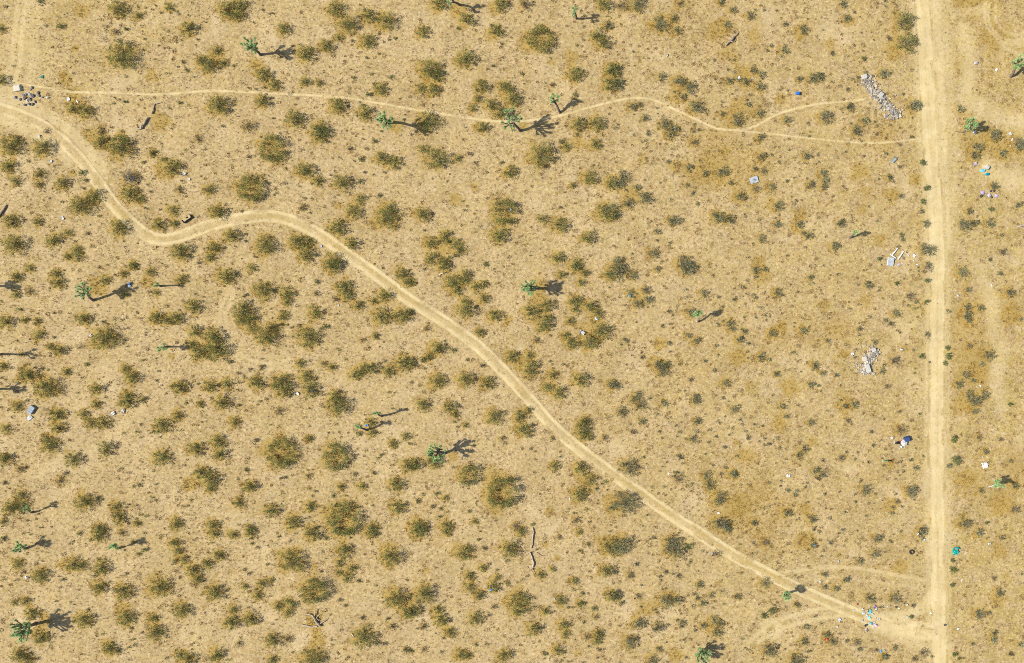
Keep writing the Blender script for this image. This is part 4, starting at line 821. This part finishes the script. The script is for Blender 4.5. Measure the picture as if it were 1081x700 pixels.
m = MB(); m.tube([(.16, 0, .11), (.27, 0, .11)], [.042, .042], (.05, .30, .09), 8); m.obj('neck', M_RUB, e)
scrap(931.5, 486.2, .3, WH, 'tiny white scrap beside the green bottle', 33)
scrap(1038.6, 491, .95, (.76, .73, .68), 'single off-white square sheet lying beyond the road above the white-trunked tree', 34, .9); scrap(1037.2, 482.7, .3, WH, 'tiny white scrap just above the off-white square sheet', 35)
carton(943.2, 169.6, .9, .35, .22, (.30, .37, .38), 'narrow grey-blue box lying in grass beside the road', .8)
bag(1030, 66.5, .6, (.40, .38, .40), 'small grey bag in yellow grass beyond the top of the road', 41); scrap(1051.5, 74, .5, (.78, .74, .66), 'whitish scrap in yellow grass near the heavy-trunked Joshua tree', 42)
# dump where the footpath leaves the track
carton(18.6, 93.8, 1.05, .85, .3, (.60, .54, .42), 'cream cardboard carton beside the rubbish heap at the footpath', .15)
r0 = np.random.default_rng(77)
DUMP = [((34, 92.5), .55, (.10, .10, .115), 'dark grey bag, topmost of the heap by the footpath'), ((32.5, 94.5), .4, (.30, .30, .33), 'grey bag just under the topmost one of the heap'), ((40.5, 98.2), .6, (.05, .055, .05), 'black bag on the outer side of the footpath heap'), ((41, 101), .5, (.16, .15, .14), 'dull grey bag below the black outer bag of the footpath heap'), ((30.5, 99), .5, (.75, .80, .84), 'white bag in the centre of the footpath heap'), ((34.2, 101.2), .75, (.075, .085, .17), 'navy bag in the centre of the footpath heap'), ((27.5, 99.5), .6, (.30, .33, .40), 'slate-grey bag at the inner side of the footpath heap'), ((24.5, 100), .5, (.22, .22, .25), 'grey bag touching the slate one of the footpath heap'), ((26, 103.4), .7, (.035, .035, .05), 'long black bag under the slate bag of the footpath heap'), ((31.4, 105), .65, (.10, .085, .09), 'dark brown bag in the lower half of the footpath heap'), ((29, 106), .55, (.72, .66, .58), 'cream bag lying under the dark brown one in the footpath heap'), ((26.6, 110.8), .55, (.03, .045, .06), 'black bag, lowest of the footpath heap'), ((31, 110), .6, (.10, .15, .30), 'blue bag beside the lowest black bag of the footpath heap'), ((34.5, 110.3), .55, (.05, .045, .06), 'black bag at the track-side end of the footpath heap'), ((37, 107.5), .55, (.25, .22, .28), 'mauve-grey bag above the track-side end of the footpath heap'), ((44.7, 102.7), .5, (.27, .27, .32), 'grey-blue bag lying apart on the far side of the footpath heap'), ((16, 103), .6, (.30, .285, .32), 'faint grey bag lying apart under the cream carton'), ((21, 105), .5, (.25, .24, .27), 'grey rag bag between the cream carton and the long black bag')]
for i, ((px, py), s, col, lab) in enumerate(DUMP): bag(px, py, s * .9, (.6 * col[0] + .10, .6 * col[1] + .085, .55 * col[2] + .065), lab, 300 + i, asp=float(r0.uniform(.6, 1.0)), rz=float(r0.uniform(0, 3)))
scrap(44.8, 81.2, .55, (.01, .55, .50), 'bright turquoise scrap lying just above the start of the footpath', 51, .5); scrap(72.2, 104.8, .55, (.85, .82, .80), 'round white scrap in ochre grass below the footpath start', 52, .9); scrap(81.8, 107.3, .5, (.78, .75, .7), 'white strip beside an olive bush below the footpath start', 53, .5); scrap(50.5, 103.2, .6, (.70, .66, .58), 'cream scrap between the footpath heap and ochre grass', 54, .5)
# single scraps over the whole lot
ONE = [(703.8, 59, .55, WH, 'lone white scrap in bare sand above the footpath bend'), (780.3, 82.3, .6, (.62, .72, .85), 'pale blue scrap among a cluster of bushes near the blue bucket'), (797, 82.6, .3, WH, 'tiny white scrap in a bush cluster beside a pale blue scrap'), (731, 98.2, .45, (.7, .7, .7), 'pale scrap at the edge of a bush above the footpath dip'), (54.5, 170.7, .55, (.72, .72, .72), 'white scrap beside a bush inside the first track curve'), (41.7, 143.7, .6, (.68, .66, .6), 'pale ring of plastic at the top of a bush beside the track'), (66.5, 230.2, .7, (.80, .80, .82), 'white scrap with a black piece below a double bush'), (195, 183.8, .6, WH, 'white scrap above a wavy line in sand, above the couch'), (200, 189, .55, (.75, .72, .66), 'cream strip just above the gutted couch'), (94.5, 237.2, .35, WH, 'tiny white scrap below the track left of its lowest bend'),
 (136.8, 300.6, .8, (.34, .52, .82), 'pale blue crumpled scrap lying in the forked Joshua tree shadow'), (96.2, 354.4, .5, WH, 'white scrap at the rim of a very broad olive bush'), (387.3, 449, .5, (.08, .33, .72), 'blue scrap beside the leaning slim Joshua tree'), (330.8, 412.5, .55, (.28, .28, .62), 'violet scrap in a bush next to an orange one'), (333.3, 414.8, .6, (.66, .32, .02), 'orange scrap in a bush next to a violet one'), (314.5, 415.5, .7, (.76, .72, .64), 'cream crumpled scrap between two large bushes'), (405, 323.7, .4, WH, 'tiny white scrap at the top of a round bush'), (339, 260, .45, (.55, .55, .75), 'lilac scrap on the inner edge of the track hump'), (357.5, 322.3, .35, (.72, .72, .8), 'tiny pale scrap below the track near a double bush'),
 (629.5, 336.2, .7, (.60, .72, .84), 'pale blue scrap on the ring of bushes near the middle'), (614, 351, 1.1, (.42, .40, .37), 'grey torn sheet inside the ring of bushes near the middle'), (664.5, 312.3, .5, (.16, .42, .68), 'blue scrap in a ring of small bushes right of the middle'), (539.3, 221.5, .5, (.55, .65, .85), 'pale blue scrap on a large ring bush above the compact tree'), (601.5, 526.5, .5, (.80, .78, .72), 'white scrap in a bush crescent below the track'), (518.5, 288, .01, WH, ''), (832.2, 502, .7, (.80, .82, .90), 'white scrap, upright and lone, in sand between track and road'), (757.8, 541.4, .6, (.78, .72, .6), 'cream scrap above the track, between two grey-green bushes'), (705.7, 500, .4, (.8, .77, .82), 'tiny white scrap just above the track'), (751.3, 584.3, .5, WH, 'white scrap beside brown scrub just below the track'), (699.4, 664, .4, WH, 'tiny white scrap in a bush cluster far below the track'), (859, 575.6, .5, (.22, .50, .75), 'blue scrap in grey scrub above the lower track'), (518, 622.7, .45, (.12, .35, .75), 'blue scrap in a small olive bush low on the lot'), (585.4, 632.5, .45, (.62, .66, .75), 'pale scrap beside a small bush right of a ring bush'), (371.8, 670, .45, WH, 'white scrap beside a broad bush near the fallen forked tree'), (28.2, 609.2, .55, (.80, .80, .84), 'white scrap between two olive bushes near the side edge'), (119.5, 436.5, .95, (.68, .64, .6), 'pale crumpled paper in sand beside a flat broad bush'), (130, 433.5, .85, (.60, .56, .5), 'torn pale strip next to crumpled paper in sand'),
 (964.8, 269.7, .6, (.78, .72, .80), 'pinkish white scrap between bed frame and road'), (958.5, 269.6, .35, WH, 'tiny white scrap close to the bed frame'), (968, 279.2, .4, (.8, .77, .72), 'white scrap at the road edge below the pinkish one'), (964.2, 275.3, .4, (.66, .64, .56), 'cream scrap below the pinkish white one'), (948.4, 279.4, .4, (.45, .45, .66), 'lilac scrap just below the bed frame'), (952, 278, .3, (.78, .6, .62), 'tiny pink scrap just below the bed frame'), (951.5, 369, .65, (.55, .60, .64), 'pale blue-grey scrap near the curved rubble heap'), (899.5, 373.6, .6, (.78, .75, .72), 'white scrap left of the curved rubble heap'), (1011, 312.5, .4, WH, 'tiny white scrap beside scrub beyond the road'), (1046.5, 301.2, .5, (.7, .66, .68), 'pale scrap on the light trail beyond the road'), (1034.7, 407.4, .4, (.78, .76, .7), 'white scrap below grey bushes beyond the road'), (1065.2, 141.5, .6, WH, 'white stick-like scrap under the right-hand pale trail'), (1067.5, 147.7, .5, (.66, .64, .78), 'lilac-white scrap beside a grey bush beyond the road'), (1065.8, 154.4, .35, WH, 'tiny white scrap below the lilac-white scrap beyond the road'), (1028.7, 140.2, .6, WH, 'white scrap at the foot of the bushy Joshua tree'), (1043.8, 574, .5, WH, 'white scrap far beyond the teal tarp'), (1015, 612.3, .4, (.75, .72, .66), 'pale scrap beyond the road below the teal tarp'), (1011, 663.8, .5, (.6, .62, .62), 'grey-white scrap beyond the road opposite the track end'), (884.8, 592.3, .4, WH, 'white scrap beside grey scrub above the littered track'), (865.6, 614, .5, (.55, .72, .82), 'pale blue scrap just above the lower track'), (883, 661.5, .4, WH, 'white scrap just below the littered track'), (886, 654, .55, (.50, .55, .72), 'bluish scrap just below the rut before the litter'), (929.5, 687.3, .45, (.10, .36, .75), 'blue scrap low beside the road end of the track'), (933.5, 686.4, .35, WH, 'tiny white scrap next to the low blue scrap'), (872, 674.8, .5, (.62, .08, .03), 'red scrap in a dark bush below the track'), (968.5, 563.3, .5, (.72, .80, .84), 'white scrap on a bush at the road edge above the tyre'), (975.6, 569.8, .45, (.50, .66, .80), 'blue-white scrap on a bush beside the road above the tyre'), (957, 651, .4, WH, 'white scrap beside the small green shrub near the road junction'), (956.6, 638, .45, WH, 'white scrap in sand above the road junction'), (948.6, 641.8, .4, (.76, .74, .66), 'cream scrap in sand above the road junction'), (982, 647, .4, (.78, .76, .7), 'white scrap at the road edge near the junction')]
for i, (px, py, s, col, lab) in enumerate(ONE):
    if s > .1: scrap(px, py, s * (.78 if min(col) > .5 else .95), col, lab, 60 + i, .5 + .4 * ((i * 37) % 10) / 10)
bag(820.4, 684, .6, (.12, .05, .025), 'rust-brown lump beside a grey-green bush at the bottom of the lot', 91, asp=.6, name='rusty_can', cat='litter'); bag(905.3, 638, .3, (.30, .02, .05), 'dark red lump just above the littered track', 92, name='red_can', cat='litter'); bag(997.5, 659.7, .4, (.08, .08, .08), 'black lump on the far edge of the road near the junction', 93)
# litter strewn over the end of the track
LIT = [(901, 644), (910.5, 643.5), (917.2, 640), (931.3, 639.2), (936.3, 640), (936.9, 638.6), (913.5, 651), (915, 650), (920, 647.5), (921.5, 648.5), (932.8, 648), (924, 652.2), (917, 657.3), (922, 656.5), (923.5, 658.3), (921.2, 661.8), (914.5, 664.7), (927.2, 653.3), (911, 647.3), (924.7, 642.2), (910, 655.2), (919.5, 645.2)]
for i, (px, py) in enumerate(LIT): scrap(px, py, float(r0.uniform(.26, .46)), tuple(np.array(WH) * float(r0.uniform(.88, 1.05))), 'white crumpled scrap in the litter strewn across the end of the winding track', 400 + i, .7, 'white litter strewn on the track', cat='litter')
for i, (px, py, col, lab) in enumerate(((917.8, 646.5, (.12, .55, .80), 'bright blue scrap at the top of the track litter'), (917.3, 651.7, (.25, .66, .80), 'pale blue scrap in the middle of the track litter'), (919, 658, (.10, .42, .50), 'teal scrap in the lower half of the track litter'), (911.2, 647.2, (.45, .66, .75), 'faded blue scrap at the inner side of the track litter'), (923.4, 640.4, (.20, .12, .35), 'dark violet scrap at the top of the track litter'), (915, 644.7, (.50, .33, .28), 'brick-red scrap above the blue one of the track litter'), (918.6, 644.2, (.10, .45, .42), 'green-blue scrap above the bright blue one of the track litter'), (923.7, 660, (.70, .45, .68), 'pink scrap in the lower half of the track litter'), (913.5, 659.8, (.05, .05, .05), 'black scrap at the lower inner side of the track litter'))):
    scrap(px, py, .5, col, lab, 500 + i, .7)
